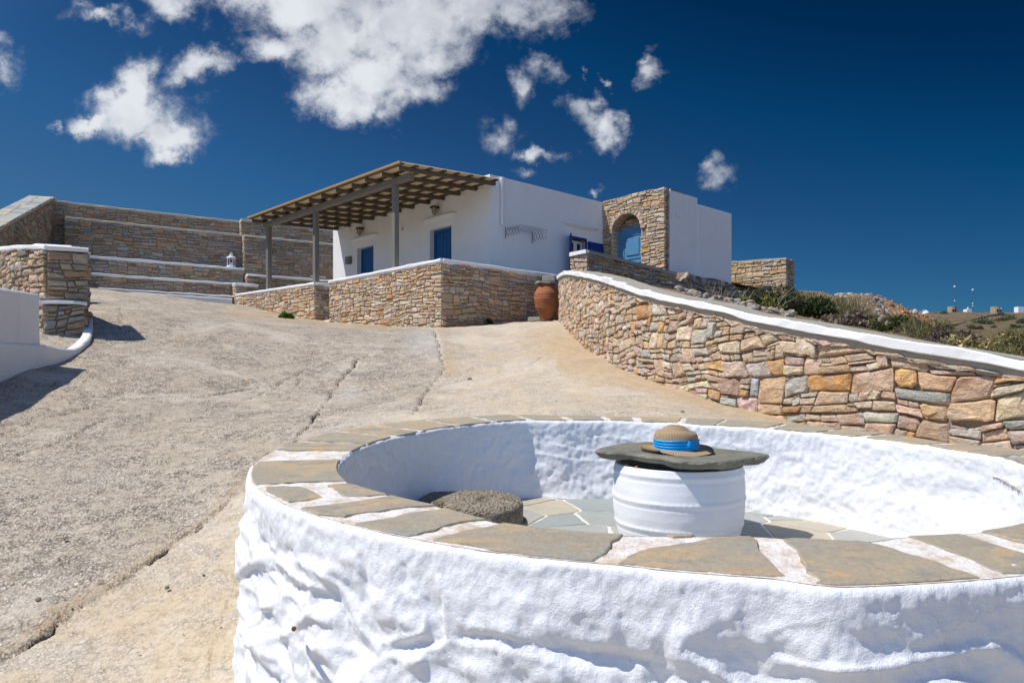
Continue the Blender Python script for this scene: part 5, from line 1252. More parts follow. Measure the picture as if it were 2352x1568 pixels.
for k in range(5):
    a0 = 4.95+k*.012; pts = [((.108+.004*math.sin(s_*3))*math.cos(a0+s_*(.42-.03*k))*1.03+HX0, (.108+.004*math.sin(s_*3))*math.sin(a0+s_*(.42-.03*k))+HY0, hz0+.016+.030*(1-s_)*(.5+.12*k)+.002*k) for s_ in (0,.25,.5,.75,1)]
    kn.tube(pts, [.002,.0042,.005,.0045,.002], 6)
kn.build('bow', M_rib, hat, True)
# millstones
def f_mill(t, b):
    p = pos(t); n1 = t.noise(p, 26, 6, .75); v1 = t.vor(p, 75); n2 = t.noise(p, 6, 4, .6)
    c_ = t.cramp(n1, [(.3,(.10,.085,.06)),(.5,(.27,.225,.165)),(.7,(.42,.36,.27))]); c_ = t.mix(t.m('MULTIPLY', t.ramp(n2,.5,.65),.4), c_, (.20,.16,.10))
    t.put(b.inputs['Base Color'], c_); b.inputs['Roughness'].default_value = .95; bump(t, b, t.m('ADD', n1, v1), 1, .014)
M_mill = mat('pitted_millstone', f_mill)
def mill(cx, cy, zc, r, h, tilt, name, lab, hole=True, par=None):
    m_ = MB(); n = 64; V = []
    pr = [(.0,0),(.96,0),(1.0,.12),(1.0,.85),(.97,.96),(.93,1.0),(.6,1.02),(.24,1.03),(.13,1.02),(.12,.7),(.0,.7)]
    for (q_,z) in pr:
        for k in range(n):
            t = 2*math.pi*k/n; rr = r*q_*(1+.012*float(vn(math.cos(t)*4,math.sin(t)*4,q_*3,3))); zz = z*h+.004*float(vn(math.cos(t)*7*q_,math.sin(t)*7*q_,z*2,4))
            x,y = rr*math.cos(t), rr*math.sin(t); V.append((cx+x,cy+y,zc+zz+tilt[0]*x+tilt[1]*y))
    m_.add(V, [(i*n+k,i*n+(k+1)%n,(i+1)*n+(k+1)%n,(i+1)*n+k) for i in range(len(pr)-1) for k in range(n)])
    return tag(m_.build(name, M_mill, None, True), lab, 'millstone')
mzx, mzy = -.134, 3.45; fz = flz(mzy)
mill(mzx+.03,mzy+.02, fz+.0, .178,.095,(0,RIMS),'millstone','lower millstone, half hidden under the round one behind the wall')
mill(mzx,mzy, fz+.093, .186,.095,(-.04,RIMS+.06),'millstone','round pitted grey millstone with a worn hole lying on top of the other millstone')
sb = MB(); sb.hexa([(-.50,3.62,flz(3.62)),(-.22,3.66,flz(3.66)),(-.14,3.90,flz(3.9)),(-.44,3.92,flz(3.92)),(-.50,3.62,flz(3.62)+.13),(-.22,3.66,flz(3.66)+.13),(-.14,3.90,flz(3.9)+.14),(-.44,3.92,flz(3.92)+.13)])
tag(sb.build('stone_block', M_mill, None, bevel=.02), 'dark stone block in the shade behind the millstones', 'stone')
# ================================================================ terracotta jar
jx, jy = U(1256,736,15.0)[:2]; jz = float(gz(jx,jy))
jr = empty('terracotta_jar', (jx,jy,jz), 'tall red terracotta storage jar between the two stone walls', 'jar')
m_ = MB(); pr = [(.0,0),(.12,0),(.135,.02)]
for i in range(60):
    z = .02+i*.0117; r = np.interp(z,[0,.1,.25,.42,.55,.64,.70,.72],[.115,.16,.228,.262,.250,.205,.155,.14]); pr.append((float(r)+.0018*math.sin(i*1.35), z))
pr += [(.155,.725),(.15,.745),(.11,.745),(.10,.70)]
m_.lathe(pr,(jx,jy,jz),40); m_.build('jar_body', M_terra, jr, True)
sl_ = MB(); n = 14; rg = random.Random(2); V = []
for dz in (.747,.785):
    for k in range(n): t = 2*math.pi*k/n; r = .205*(1+.1*math.sin(k*2.3)); V.append((jx+r*1.15*math.cos(t),jy+r*math.sin(t),jz+dz+.01*math.sin(k)))
sl_.add(V,[tuple(range(n))[::-1],tuple(range(n,2*n))]+[(k,(k+1)%n,n+(k+1)%n,n+k) for k in range(n)]); tag(sl_.build('lid_stone', M_coping, None), 'flat grey stone covering the terracotta jar', 'stone')
V,Fc,_ = stone_geo([(-.13,0),(.13,0),(.12,.13),(-.11,.14)], lambda s_,z_,o_: (jx+.03+s_*.95, jy-.06-o_*2.0, jz+.785+z_), .05, rg, .5)
q_ = MB(); q_.hexa([(jx-.10,jy-.10,jz+.79),(jx+.16,jy-.13,jz+.79),(jx+.18,jy+.08,jz+.79),(jx-.08,jy+.1,jz+.79),(jx-.09,jy-.09,jz+.90),(jx+.15,jy-.12,jz+.915),(jx+.16,jy+.07,jz+.91),(jx-.07,jy+.09,jz+.92)])
o = q_.build('stone_block', M_coping, None, bevel=.012); tag(o, 'squared pale stone block on top of the terracotta jar', 'stone')
q_ = MB(); q_.hexa([(jx-.40,jy-.42,jz-.05),(jx-.15,jy-.45,jz-.03),(jx-.12,jy-.3,jz),(jx-.38,jy-.28,jz),(jx-.39,jy-.41,jz+.03),(jx-.17,jy-.43,jz+.04),(jx-.14,jy-.31,jz+.05),(jx-.36,jy-.29,jz+.05)])
tag(q_.build('ground_stone', M_coping, None, bevel=.01), 'small flat stone on the ground at the foot of the terracotta jar', 'stone')
# ================================================================ garden lantern on the ledge
lx, ly = at_px(531,.62); lz = 3.475
ln = empty('lantern', (lx,ly,lz), 'white metal candle lantern standing on a ledge of the stepped wall', 'lantern')
m_ = MB(); m_.lathe([(.0,0),(.125,0),(.125,.05),(.11,.06),(.0,.06)],(lx,ly,lz),4*6); m_.build('base', M_frame, ln)
for k in range(4):
    t = math.pi/4+k*math.pi/2; m_ = MB(); m_.box(lx+.11*math.cos(t)-.009,lx+.11*math.cos(t)+.009,ly+.11*math.sin(t)-.009,ly+.11*math.sin(t)+.009,lz+.06,lz+.27); m_.build('corner_post', M_frame, ln)
m_ = MB(); m_.lathe([(.13,.27),(.13,.29),(.10,.32),(.05,.335),(.045,.37),(.055,.375),(.055,.385),(.02,.40),(.0,.40)],(lx,ly,lz),20); m_.build('roof', M_frame, ln)
m_ = MB(); m_.tube([(lx,ly,lz+.06),(lx,ly,lz+.15)], .035, 10); m_.build('candle', plain('candle_wax',(.75,.73,.68),.5), ln)
m_ = MB(); m_.tube([(lx-.02,ly,lz+.40),(lx-.03,ly,lz+.43),(lx,ly,lz+.45),(lx+.03,ly,lz+.43),(lx+.02,ly,lz+.40)], .006, 6); m_.build('handle', M_frame, ln)
# ================================================================ vegetation
def f_leaf(c1, c2):
    def f(t, b):
        cc_ = att(t,'col'); t.put(b.inputs['Base Color'], cc_); b.inputs['Roughness'].default_value = .7
        tr = t.node('ShaderNodeBsdfTranslucent'); t.put(tr.inputs['Color'], cc_); mx = t.node('ShaderNodeMixShader', {0:.25}); t.l.new(b.outputs[0], mx.inputs[1]); t.l.new(tr.outputs[0], mx.inputs[2])
        o = [n_ for n_ in t.n if n_.type == 'OUTPUT_MATERIAL'][0]; t.l.new(mx.outputs[0], o.inputs[0])
    return f
M_leaf = mat('leaf', f_leaf(0,0))
def leaves(c, R, n, size, pal, seed, kind='leaf', flat=.75, lumps=7):
    r = np.random.RandomState(seed); lc = r.normal(0,.45,(lumps,3))*np.array([1,1,.55]); lr = r.uniform(.35,.62,lumps)
    k = r.randint(0,lumps,n); d = r.normal(0,1,(n,3)); d /= np.linalg.norm(d,axis=1)[:,None]; q = r.uniform(0,1,n)**.45
    P_ = (lc[k]+d*(lr[k]*q)[:,None]); P_[:,2] = np.abs(P_[:,2]+.15)
    P_ = P_*np.array([R[0],R[1],R[2]])
    if kind == 'leaf': dirv = r.normal(0,1,(n,3)); asp = .45
    else: dirv = d*.7+np.array([0,0,1.1])+r.normal(0,.35,(n,3)); asp = .09
    dirv /= np.linalg.norm(dirv,axis=1)[:,None]; sd_ = np.cross(dirv, r.normal(0,1,(n,3))); sd_ /= np.linalg.norm(sd_,axis=1)[:,None]
    s_ = size*r.uniform(.6,1.4,n)[:,None]; P_ = P_+np.array(c)
    V = np.stack([P_-sd_*s_*asp*.5, P_+dirv*s_*.55-sd_*s_*asp*.15, P_+dirv*s_, P_+sd_*s_*asp],1).reshape(-1,3)
    Fq = np.arange(4*n).reshape(-1,4); pal = np.array(pal); ci = pal[r.randint(0,len(pal),n)]*r.uniform(.6,1.3,(n,1))
    return V, Fq, np.repeat(ci,4,axis=0)
def bush(name, c, R, n, size, pal, seed, label, cat='bush', kind='leaf', group=None, stems=7, stemcol=(.13,.09,.055)):
    root = empty(name, c, label, cat, group)
    R = (R[0],R[1],R[2]*(.85 if name != 'weed' else 1)); size = size*(.55 if kind == 'blade' else 1)
    V,Fq,cl = leaves(c,R,n,size,pal,seed,kind); mesh('foliage', V, Fq, M_leaf, root, False, {'col':cl})
    rr = random.Random(seed); m_ = MB()
    for k in range(stems):
        t = rr.uniform(0,6.28); a_ = rr.uniform(.2,.75); m_.tube([(c[0]+rr.uniform(-.05,.05),c[1]+rr.uniform(-.05,.05),c[2]-.08),(c[0]+math.cos(t)*R[0]*a_*.5,c[1]+math.sin(t)*R[1]*a_*.5,c[2]+R[2]*.4),(c[0]+math.cos(t)*R[0]*a_,c[1]+math.sin(t)*R[1]*a_,c[2]+R[2]*rr.uniform(.6,.95))], [.012*R[2]+.004,.008*R[2]+.003,.002], 5)
    m_.build('stem', plain('twig',stemcol,.9) if 'twig' not in bpy.data.materials else bpy.data.materials['twig'], root)
    return root
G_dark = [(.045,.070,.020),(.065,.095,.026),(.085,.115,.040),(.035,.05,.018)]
G_mid = [(.12,.14,.05),(.17,.175,.07),(.085,.105,.035),(.22,.20,.09)]
G_dry = [(.32,.26,.13),(.42,.34,.18),(.25,.20,.10),(.19,.19,.08),(.48,.41,.24)]
G_yel = [(.42,.35,.16),(.52,.43,.21),(.30,.25,.11)]
G_brn = [(.16,.12,.09),(.23,.17,.13),(.29,.22,.17),(.11,.08,.06)]
def hb(px, d, drop=.0): x,y,z = hill(px,d); return (x,y,z-drop)
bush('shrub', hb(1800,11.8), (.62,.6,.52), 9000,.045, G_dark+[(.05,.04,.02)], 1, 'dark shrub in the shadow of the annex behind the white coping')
bush('shrub', hb(1850,12.6), (.34,.4,.50), 4200,.05, [(.13,.09,.045),(.17,.12,.06),(.08,.07,.03),(.05,.055,.02)], 2, 'brown shrub growing beside the dark shaded shrub')
bush('grass_clump', hb(1868,17.5), (.85,.8,.62), 9000,.17, G_dry+G_mid, 3, 'tall dry grass bush at the right corner of the retaining wall','grass clump','blade')
bush('grass_clump', hb(1935,13.6), (.62,.6,.66), 9000,.15, G_dry+G_mid[:2], 4, 'large dry grey-green bush right of the brown shrub','grass clump','blade')
bush('shrub', hb(1948,9.8), (.42,.3,.20), 2600,.05, G_brn+G_dry[:1], 5, 'low brown twiggy bush just behind the coping')
bush('shrub', hb(2000,14.6), (.78,.5,.30), 8500,.05, G_mid+G_dark[1:3], 6, 'green leafy bush below the grey boulder heap')
bush('shrub', hb(2055,13.4), (.52,.5,.32), 7000,.05, G_mid+G_dark[1:3]+G_brn[:1], 7, 'round green bush below the orange rubble heap')
bush('shrub', hb(2078,12.6), (.26,.3,.30), 2600,.055, G_brn, 8, 'dry brown bush right of the round green bush')
bush('grass_clump', hb(2150,12.0), (.74,.6,.62), 11000,.12, G_mid+G_dry, 9, 'wide yellow-green bush in the middle behind the coping','grass clump','blade')
bush('shrub', hb(2118,12.3), (.32,.4,.50), 5000,.055, [(.10,.11,.05),(.15,.14,.07),(.20,.18,.09)], 10, 'pale olive bush at the left end of the wide yellow-green bush')
bush('shrub', hb(2205,10.8), (.38,.4,.44), 7000,.05, G_brn, 11, 'rounded purplish brown dry bush behind the coping')
bush('grass_clump', hb(2262,10.4), (.44,.4,.44), 7000,.075, G_yel, 12, 'straw-yellow dry bush right of the purplish brown bush','grass clump')
bush('grass_clump', hb(2330,10.0), (.52,.45,.48), 9000,.09, G_mid+G_yel[:2], 13, 'green and yellow bush near the right picture edge','grass clump','blade')
bush('shrub', hb(2395,10.6), (.34,.4,.42), 5000,.05, G_brn+[(.03,.03,.02)], 14, 'dark brown bush at the right picture edge')
bush('grass_clump', hb(2480,9.8), (.6,.5,.36), 5000,.09, G_dry, 15, 'dry grass bush beyond the right picture edge','grass clump','blade')
wd = U(664,737,17.0); bush('weed', (wd[0],wd[1]-.12,float(gz(wd[0],wd[1]-.12))+.0), (.17,.12,.16), 1500,.05, [(.11,.21,.02),(.16,.27,.03),(.07,.13,.015)], 30, 'bright green weed at the foot of the sloping garden wall','weed',stems=4)
wd = U(1128,744,14.75); bush('weed', (wd[0],wd[1]-.1,float(gz(wd[0],wd[1]-.1))+.04), (.10,.08,.10), 600,.035, G_dark+[(.07,.11,.02)], 31, 'small dark weed growing from the shaded terrace wall','weed',stems=3)
# bare twigs and yellow flowers on the bank
for i,(px,d,h_) in enumerate([(1640,12.4,.5),(1660,12.2,.62),(1775,11.2,.45),(1700,11.0,.3),(1620,12.8,.4)]):
    c = hb(px,d,.05); rr = random.Random(60+i); m_ = MB()
    for k in range(6):
        t = rr.uniform(-1,1); e_ = (c[0]+h_*t*.8, c[1]+rr.uniform(-.15,.15), c[2]+h_*rr.uniform(.55,1)); mdp = ((c[0]+e_[0])/2+rr.uniform(-.05,.05), (c[1]+e_[1])/2, (c[2]+e_[2])/2+.05); m_.tube([c,mdp,e_],[.008,.006,.002],5)
        m_.tube([mdp,(mdp[0]+rr.uniform(-.15,.15),mdp[1],mdp[2]+.15)],[.005,.002],4)
    rt_ = empty('dry_stalks', c, ['tangled bare dry stalks at the left end of the shaded bank','long bare stalk leaning against the annex foot','bare branching stalks left of the dark shrub','low bare stalks behind the coping below the annex','dry curled stalks below the low stone wall'][i], 'dry plant')
    m_.build('stalk', plain('pale_twig',(.30,.25,.17),.9) if 'pale_twig' not in bpy.data.materials else bpy.data.materials['pale_twig'], rt_)
    if i in (2,3):
        V,Fq,cl = leaves((c[0],c[1],c[2]+h_*.3),(.16,.1,h_*.6),160,.04,[(.55,.5,.03),(.10,.14,.03),(.10,.14,.03)],70+i); mesh('flower', V, Fq, M_leaf, rt_, False, {'col':cl})
# ================================================================ rocks
def rock_mesh(c, s, rg, sub=2):     # an angular boulder: a subdivided box pushed and cut by random planes
    pts = []
    r_ = np.random.RandomState(rg.randrange(1<<30)); nrm = r_.normal(0,1,(13,3)); nrm /= np.linalg.norm(nrm,axis=1)[:,None]; off = r_.uniform(.42,.80,13)
    lat, lon = 6, 9; V = []
    for i in range(lat+1):
        th = math.pi*i/lat
        for k in range(lon):
            ph = 2*math.pi*k/lon+i*.3; d = np.array([math.sin(th)*math.cos(ph),math.sin(th)*math.sin(ph),math.cos(th)]); q = nrm@d; rr = min([1.05]+[o_/w__ for o_,w__ in zip(off,q) if w__ > .15]); V.append(d*rr)
    rot = r_.uniform(-.5,.5,3); V = np.array(V)*np.array(s); cz, sz = math.cos(rot[2]*6), math.sin(rot[2]*6); V = V@np.array([[cz,-sz,0],[sz,cz,0],[0,0,1]]).T
    cx_, sx_ = math.cos(rot[0]), math.sin(rot[0]); V = V@np.array([[1,0,0],[0,cx_,-sx_],[0,sx_,cx_]]).T+np.array(c)
    Fc = [(i*lon+k,(i+1)*lon+k,(i+1)*lon+(k+1)%lon,i*lon+(k+1)%lon) for i in range(lat) for k in range(lon)]
    return V.tolist(), Fc
def heap(name, label, profile, d0, pal, seed, n_big, n_small, sb_, cat='rock heap', base_drop=.1):
    rg_ = random.Random(seed); px0, px1 = profile[0][0], profile[-1][0]
    cen = (profile[0][0]+profile[-1][0])/2; root = empty(name, hb(cen,d0), label, cat)
    def place(sc, big_):
        px = rg_.uniform(px0,px1); topy = float(np.interp(px,[p[0] for p in profile],[p[1] for p in profile])); lowy = float(np.interp(px,[p[0] for p in profile],[p[2] for p in profile]))
        f = rg_.random()**.8; d = d0+(.5-f)*1.6+.8; py = lowy+(topy-lowy)*(1-f) ; s = sc*rg_.uniform(.6,1.35); x,y,z = U(px,py+s/d*F*.5,d); return (x,y,z),(s*rg_.uniform(.8,1.3),s*rg_.uniform(.8,1.2),s*rg_.uniform(.55,.9))
    # soil body of the heap
    m_ = MB(); nn = 24; V = []
    for i in range(nn+1):
        px = px0+(px1-px0)*i/nn; ty = float(np.interp(px,[p[0] for p in profile],[p[1] for p in profile])); ly_ = float(np.interp(px,[p[0] for p in profile],[p[2] for p in profile])); hh = hb(px,d0+1.2)
        V += [U(px,ly_+6,d0-.1),U(px,(ty+ly_)/2+4,d0+.6),U(px,ty+6,d0+1.4),(U(px,ty,d0+2.9)[0],d0+2.9,hh[2]-.4)]
    m_.add(V,[(i*4+k,(i+1)*4+k,(i+1)*4+k+1,i*4+k+1) for i in range(nn) for k in range(3)]); m_.build('rubble_core', M_soil, root)
    for k in range(n_big):
        c,s = place(sb_,True); V,Fc = rock_mesh(c,s,rg_); mesh('rock', V, Fc, M_stone, root, False, {'col':np.tile(pick(pal,rg_),(len(V),1))})
    mb = MB(); cs = []
    for k in range(n_small):
        c,s = place(sb_*.42,False); V,Fc = rock_mesh(c,s,rg_); mb.add(V,Fc); cl = pick(pal,rg_); cs += [cl]*len(V)
    tag(mesh('small_rocks', mb.V, mb.F, M_stone, root, False, {'col':np.array(cs)}), kind='stuff')
PG = [((.36,.33,.29),3),((.45,.40,.35),2),((.28,.25,.22),2),((.48,.38,.30),1)]; PO_ = [((.46,.21,.07),4),((.52,.29,.12),3),((.38,.16,.06),2),((.42,.34,.27),1.2)]
heap('boulder_heap', 'heap of grey and beige boulders on the hillside left of the orange rubble', [(1868,692,704),(1900,677,700),(1940,670,705),(1968,668,715),(2000,672,725),(2030,690,730)], 20.5, PG, 41, 85, 260, .17)
heap('rubble_heap', 'heap of bright orange rubble on the hillside ridge', [(1998,672,714),(2035,680,730),(2065,694,738),(2090,710,742),(2145,728,746)], 21.5, PO_, 42, 70, 300, .14)
rg = random.Random(50)
for i,(px,py,d,s,lab) in enumerate([(2022,732,13.2,.065,'pale upright stone between the green bushes behind the coping'),(2037,742,12.5,.045,'small white stone right of the pale upright stone'),(1980,722,15,.13,'pale boulder above the low brown bush'),(1890,700,16.5,.12,'beige rock at the left foot of the boulder heap'),(2103,718,21,.11,'white chip of rock at the right end of the orange rubble')]):
    x,y,z = U(px,py,d); V,Fc = rock_mesh((x,y,z),(s,s,s*1.1),rg); tag(mesh('rock', V, Fc, M_stone, None, False, {'col':np.tile((.46,.37,.29),(len(V),1))}, loc=(x,y,z)), lab, 'rock')
# loose stones on the shaded bank and along the slope (too many to count)
mb = MB(); cs = []
for k in range(900):
    px = rg.uniform(1860,2352) if k > 600 else rg.uniform(1560,1830); d = rg.uniform(8,19) if px > 1800 else rg.uniform(9,19)
    x,y,z = hill(px,d); s = rg.uniform(.02,.07) if px < 1830 else rg.uniform(.012,.035)
    if px < 1830: s *= 1.3
    V,Fc = rock_mesh((x,y,z+s*.2),(s*1.2,s*1.1,s*.8),rg); mb.add(V,Fc); cl = pick(PG+([((.45,.27,.15),3)] if px > 1900 else []),rg); cs += [cl]*len(V)
tag(mesh('loose_stones', mb.V, mb.F, M_stone, None, False, {'col':np.array(cs)}), kind='stuff')
# rubble footing under the annex and the low wall
root = empty('rubble_footing', (*A2(AN,0,1.4),2.4), 'rough dry-stone footing below the white annex, in shade', 'stone wall')
fp = [(*A2(E0,-.06,1.9),0),(*A2(E0,-.10,3.0),0),(*A2(AN,-.10,.9),0),(*A2(AN,-.10,2.0),0),(*A2(AN,-.06,2.9),0),(*A2(AN,-.3,3.7),0),(*A2(AN,-.75,4.3),0)]
build_walls(root, [Face(smooth_path(fp,5),1.6,[2.28,2.42,2.76,2.80,2.83,2.75,2.45,2.2],.22,.12,PG,thick=.3,rough=2.4,proud=.05,gap=.012)], 23, 200, 'rock', M_soil)
bk = MB(); bk.add([(*A2(AN,-.02,2.72),2.82),(*A2(AN,-.3,3.7),2.70),(*A2(AN,-.75,4.3),2.2),(*Q1,2.5),(*Q0,2.9)],[(0,1,2,3,4)]); bk.build('bank_top', M_soil, root)
# loose stones on the driveway
for i,(px,py,s,lab) in enumerate([(808,0,0,''),]): pass
for i,(px,py,s,lab) in enumerate([(468,1324,.011,'small dark pebble on the tan concrete left of the round wall'),(150,1238,.016,'dark flat pebble on the grey concrete at the left'),(1568,948,.022,'dark stone lying on the driveway behind the straw hat'),(1078,872,.03,'flat dark chip on the driveway centre'),(383,1352,.014,'grey pebble next to the long crack in the foreground'),(90,1380,.018,'grey pebble near the left end of the long crack')]):
    x,y = gnd(px,py); z = float(gz(x,y))+s*.3; V,Fc = rock_mesh((x,y,z),(s*1.3,s,s*.7),rg); tag(mesh('pebble', V, Fc, M_stone, None, False, {'col':np.tile((.20,.18,.15),(len(V),1))}, loc=(x,y,z)), lab, 'pebble', 'pebbles lying on the driveway')
mb = MB(); cs = []
for k in range(260):
    t = rg.random(); px = rg.uniform(-100,1500); py = 900+700*rg.random()**.8
    if rg.random() < .15: px = rg.uniform(-50,560); py = float(np.interp(px,[p[0] for p in c1],[p[1] for p in c1]))-rg.uniform(-8,34)
    d_ = 1.0; x,y = gnd(px,py)
    if math.hypot(x-CX,y-CY) < 1.68 or not (1.2 < y < 12): continue
    s = rg.uniform(.002,.005)*(1+.15*(y-2)); V,Fc = rock_mesh((x,y,float(gz(x,y))+s*.2),(s*1.3,s,s*.6),rg); mb.add(V,Fc); cl = pick(PAL_W,rg); cs += [cl]*len(V)
tag(mesh('gravel', mb.V, mb.F, M_stone, None, False, {'col':np.array(cs)}), kind='stuff')
# ================================================================ far ridge: buildings, masts, scrub
def fbox(name, px0, px1, py0, py1, d, mt, parent=None, dep=6):
    x0,x1 = (px0-1176)/F*d,(px1-1176)/F*d; z0,z1 = (893-py1)/F*d,(893-py0)/F*d; b2 = MB(); b2.box(x0,x1,d,d+dep,z0,z1); return b2.build(name, mt, parent)
M_far_w = plain('far_whitewash',(.78,.78,.78),.9,.04,.2,bmp=0); M_far_s = plain('far_stone',(.36,.27,.18),.95,.25,.6,bmp=0); M_far_b = plain('far_blue',(.10,.35,.65),.8,.05,.2,bmp=0)
r_ = empty('far_house', U(2108,722,690), 'small white house with a blue band and vaulted end on the far ridge', 'house')
fbox('wing', 2086,2101,716,723,690,M_far_w,r_); fbox('wall', 2101,2126,711,723,692,M_far_w,r_); fbox('blue_band', 2102,2118,710,714,689,M_far_b,r_,2)
m_ = MB(); x,y,z = U(2128,721,691); m_.lathe([(4.6,-2),(4.6,0),(4.2,1.8),(3,3.2),(1.5,4),(.01,4.3)],(x,y+4,z),18); m_.build('vault', M_far_w, r_, True)
def tower(px, pb_, wpx, hpx, lab, broken=False):
    d = 700; x,y,z = U(px,pb_,d); r = wpx/2/F*d; h = hpx/F*d; rt_ = empty('windmill_tower', (x,y,z), lab, 'tower'); n = 26; V = []
    for i in range(2):
        for k in range(n):
            t = 2*math.pi*k/n; hh = (h*(1 if not broken else (1.0 if math.cos(t) < .1 else .62+.2*math.sin(k*2)))+.3*math.sin(k*3)) if i else -2
            rr = r*(1.0 if i == 0 else .93); V.append((x+rr*math.cos(t),y+rr*math.sin(t),z+hh))
    for i in range(2):
        for k in range(n): t = 2*math.pi*k/n; V.append((x+r*.75*math.cos(t),y+r*.75*math.sin(t),V[n+k][2] if i == 0 else z))
    m2 = MB(); m2.add(V,[(i*n+k,i*n+(k+1)%n,(i+1)*n+(k+1)%n,(i+1)*n+k) for i in range(3) for k in range(n)]); m2.build('wall', M_far_s, rt_)
    for dx in (-.35,.1): b2 = MB(); b2.box(x+dx*r-.5,x+dx*r+.5,y-r*1.02,y-r*.8,z+.2,z+2.3); b2.build('doorway', M_dark, rt_)
    return rt_
tower(2187,717,20,12.5,'ruined round stone windmill tower under the left mast'); tower(2288,717,24,12,'broken stone tower ruin on the far ridge near the right edge',True)
r_ = empty('chapel', U(2227,717,700), 'tiny white chapel between the two ruined towers on the ridge', 'chapel'); fbox('nave',2221,2232,709.5,718,700,M_far_w,r_); fbox('bell_gable',2223.5,2226.5,705.5,709.6,700,M_far_w,r_,1.5)
r_ = fbox('far_house', 2339,2420,704,718,700,M_far_w); tag(r_, 'long white flat house on the ridge at the right picture edge', 'house')
M_mast = plain('mast_grey',(.12,.13,.16),.7,.1,1,bmp=0)
for (px,py0,dishes,lab) in ((2191.5,657,[658.5,691],'tall thin antenna mast with one white ball on top behind the ruined tower'),(2233,664,[666,697,703],'thin antenna mast with three white drums behind the chapel')):
    d = 720; r_ = empty('antenna_mast', U(px,716,d), lab, 'antenna mast'); m_ = MB(); a_ = U(px,718,d); b_ = U(px,py0,d); hh = b_[2]-a_[2]
    for (ox,oy) in ((-.45,0),(.45,0),(0,.7)): m_.tube([(a_[0]+ox,a_[1]+oy,a_[2]),(b_[0]+ox*.4,b_[1]+oy*.4,b_[2])], .07, 4)
    k = 0
    while k*1.4 < hh-1.4: z_ = a_[2]+k*1.4; s_ = 1 if k%2 else -1; m_.tube([(a_[0]-.42*s_,a_[1],z_),(a_[0]+.42*s_,a_[1],z_+1.4)],.05,4); k += 1
    m_.build('lattice', M_mast, r_)
    for py in dishes: c = U(px,py,d); m_ = MB(); s_ = .95 if py < 670 else .65; m_.lathe([(.01,-s_),(s_*.7,-s_*.7),(s_,0),(s_*.7,s_*.7),(.01,s_)],(c[0],c[1]-.8,c[2]),12); m_.build('drum', M_far_w, r_, True)
for (px,py0,d,lab) in ((2107,700,640,'dark wooden utility pole in front of the far white house'),(2143,699,900,'faint thin pylon with a crossbar on the horizon')):
    a_ = U(px,722,d); b_ = U(px,py0,d); m_ = MB(); m_.tube([a_,b_], .16 if px < 2120 else .10, 6); m_.tube([(b_[0]-1.3,b_[1],b_[2]-1.2),(b_[0]+1.3,b_[1],b_[2]-1.2)], .10, 5); tag(m_.build('utility_pole', M_mast, None), lab, 'pole')
rg = random.Random(77)
scr = [(2160,722,600,8,3.2,0,'dark round bush on the ridge right of the far white house'),(2254,742,330,9,3.4,1,'bright green low bush on the middle of the far hillside'),(2246,757,230,3.6,2.0,0,'round dark green bush below the bright green bush on the hillside'),(2303,735,360,12,3.6,1,'wide grey-green bush high on the far hillside'),(2340,755,230,4.6,2.8,0,'dark green bush at the right edge of the far hillside'),(2192,749,290,2.6,1.4,0,'tiny dark bush left of the round bush on the far hillside'),(2283,753,250,2.2,1.1,0,'small dark bush in the middle right of the far hillside'),(2300,722,520,4.5,2,0,'small dark bush just below the broken tower ruin'),(2352,744,300,5,3,1,'green bush cut by the right picture edge on the far hillside'),(2108,721,560,6,3,0,'dark bush at the foot of the utility pole')]
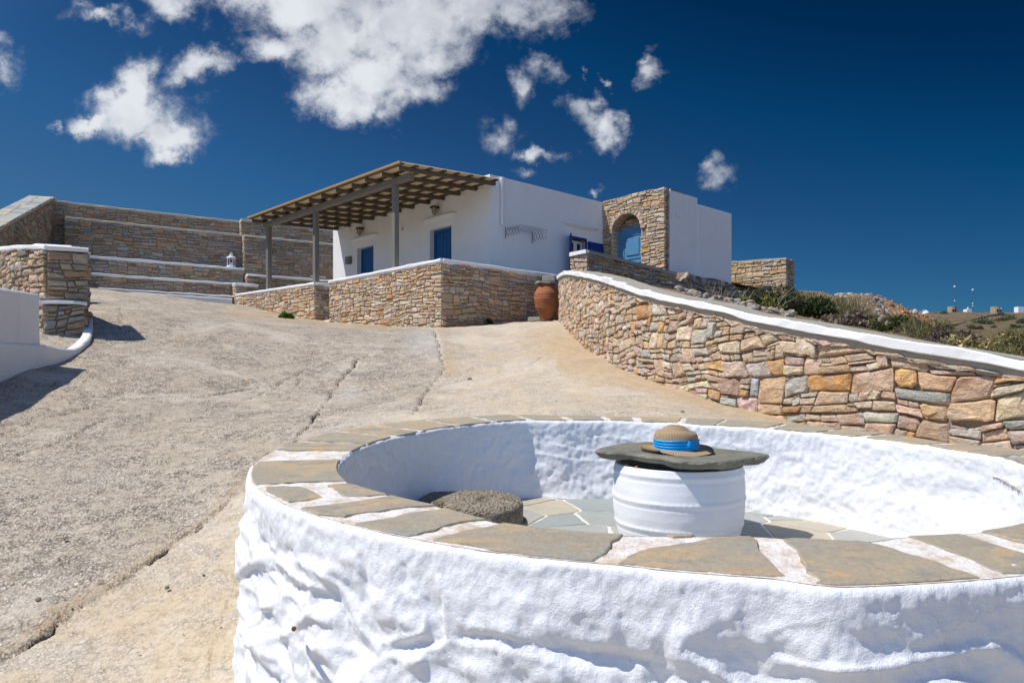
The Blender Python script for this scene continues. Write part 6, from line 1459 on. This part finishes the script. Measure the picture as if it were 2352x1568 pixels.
for i,(px,py,d,R,h_,k,lab) in enumerate(scr):
    x,y,z = far(px,d); z = (893-py)/F*d-h_*.55
    # settle on the hillside where the view line meets it
    best = None
    for dd_ in np.exp(np.linspace(math.log(90),math.log(690),240)):
        if (893-py)/F*dd_ <= far(px,float(dd_))[2]+.0: best = float(dd_); break
    if best: s_ = best/d; x,y,z = far(px,best); R, h_ = R*s_, h_*s_
    V,Fq,cl = leaves((x,y,z-.2*h_),(R*.62,R*.62,h_),1500,h_*.17,[c_ for c_ in (G_dark if k == 0 else [(.05,.085,.045),(.08,.115,.05),(.04,.065,.03)])],90+i)
    tag(mesh('hillside_bush', V, Fq, M_leaf, None, False, {'col':cl}, loc=(x,y,z)), lab, 'bush')
# scattered scrub on the far hillside
Vs = []; Cs = []; nS = 0
for k in range(900):
    d = float(math.exp(rg.uniform(math.log(90),math.log(680)))); px = rg.uniform(1950,2800); x,y,z = far(px,d); s_ = rg.uniform(.3,1.1)
    V,Fq,cl = leaves((x,y,z-.1*s_),(s_,s_,s_*.6),22,s_*.45,G_brn+G_dark+G_mid,1000+k); Vs.append(V); Cs.append(cl)
Vs = np.vstack(Vs); tag(mesh('scrub', Vs, np.arange(len(Vs)).reshape(-1,4), M_leaf, None, False, {'col':np.vstack(Cs)}), kind='stuff')
# dry-stone field wall crossing the far hillside
fw = empty('field_wall', far(2220,260), 'long dry-stone field wall running diagonally over the far hillside', 'field wall'); m_ = MB(); pts = []
for i in range(60):
    f = i/59; px = 2130+f*175; py = np.interp(px,[2130,2180,2230,2270,2305],[765,752,738,727,722])
    b_ = None
    for dd_ in np.exp(np.linspace(math.log(80),math.log(690),200)):
        if (893-py)/F*dd_ <= far(px,float(dd_))[2]: b_ = float(dd_); break
    if b_: pts.append(far(px,b_))
for i,p in enumerate(pts[:-1]):
    q_ = pts[i+1]; h_ = .8+.3*float(vn(i*.7,0,3)); m_.hexa([(p[0],p[1],p[2]-1),(q_[0],q_[1],q_[2]-1),(q_[0],q_[1]+1,q_[2]-1),(p[0],p[1]+1,p[2]-1),(p[0],p[1],p[2]+h_),(q_[0],q_[1],q_[2]+h_),(q_[0],q_[1]+1,q_[2]+h_),(p[0],p[1]+1,p[2]+h_)])
m_.build('wall', plain('field_stone',(.17,.15,.13),.95,.3,2,bmp=0), fw)
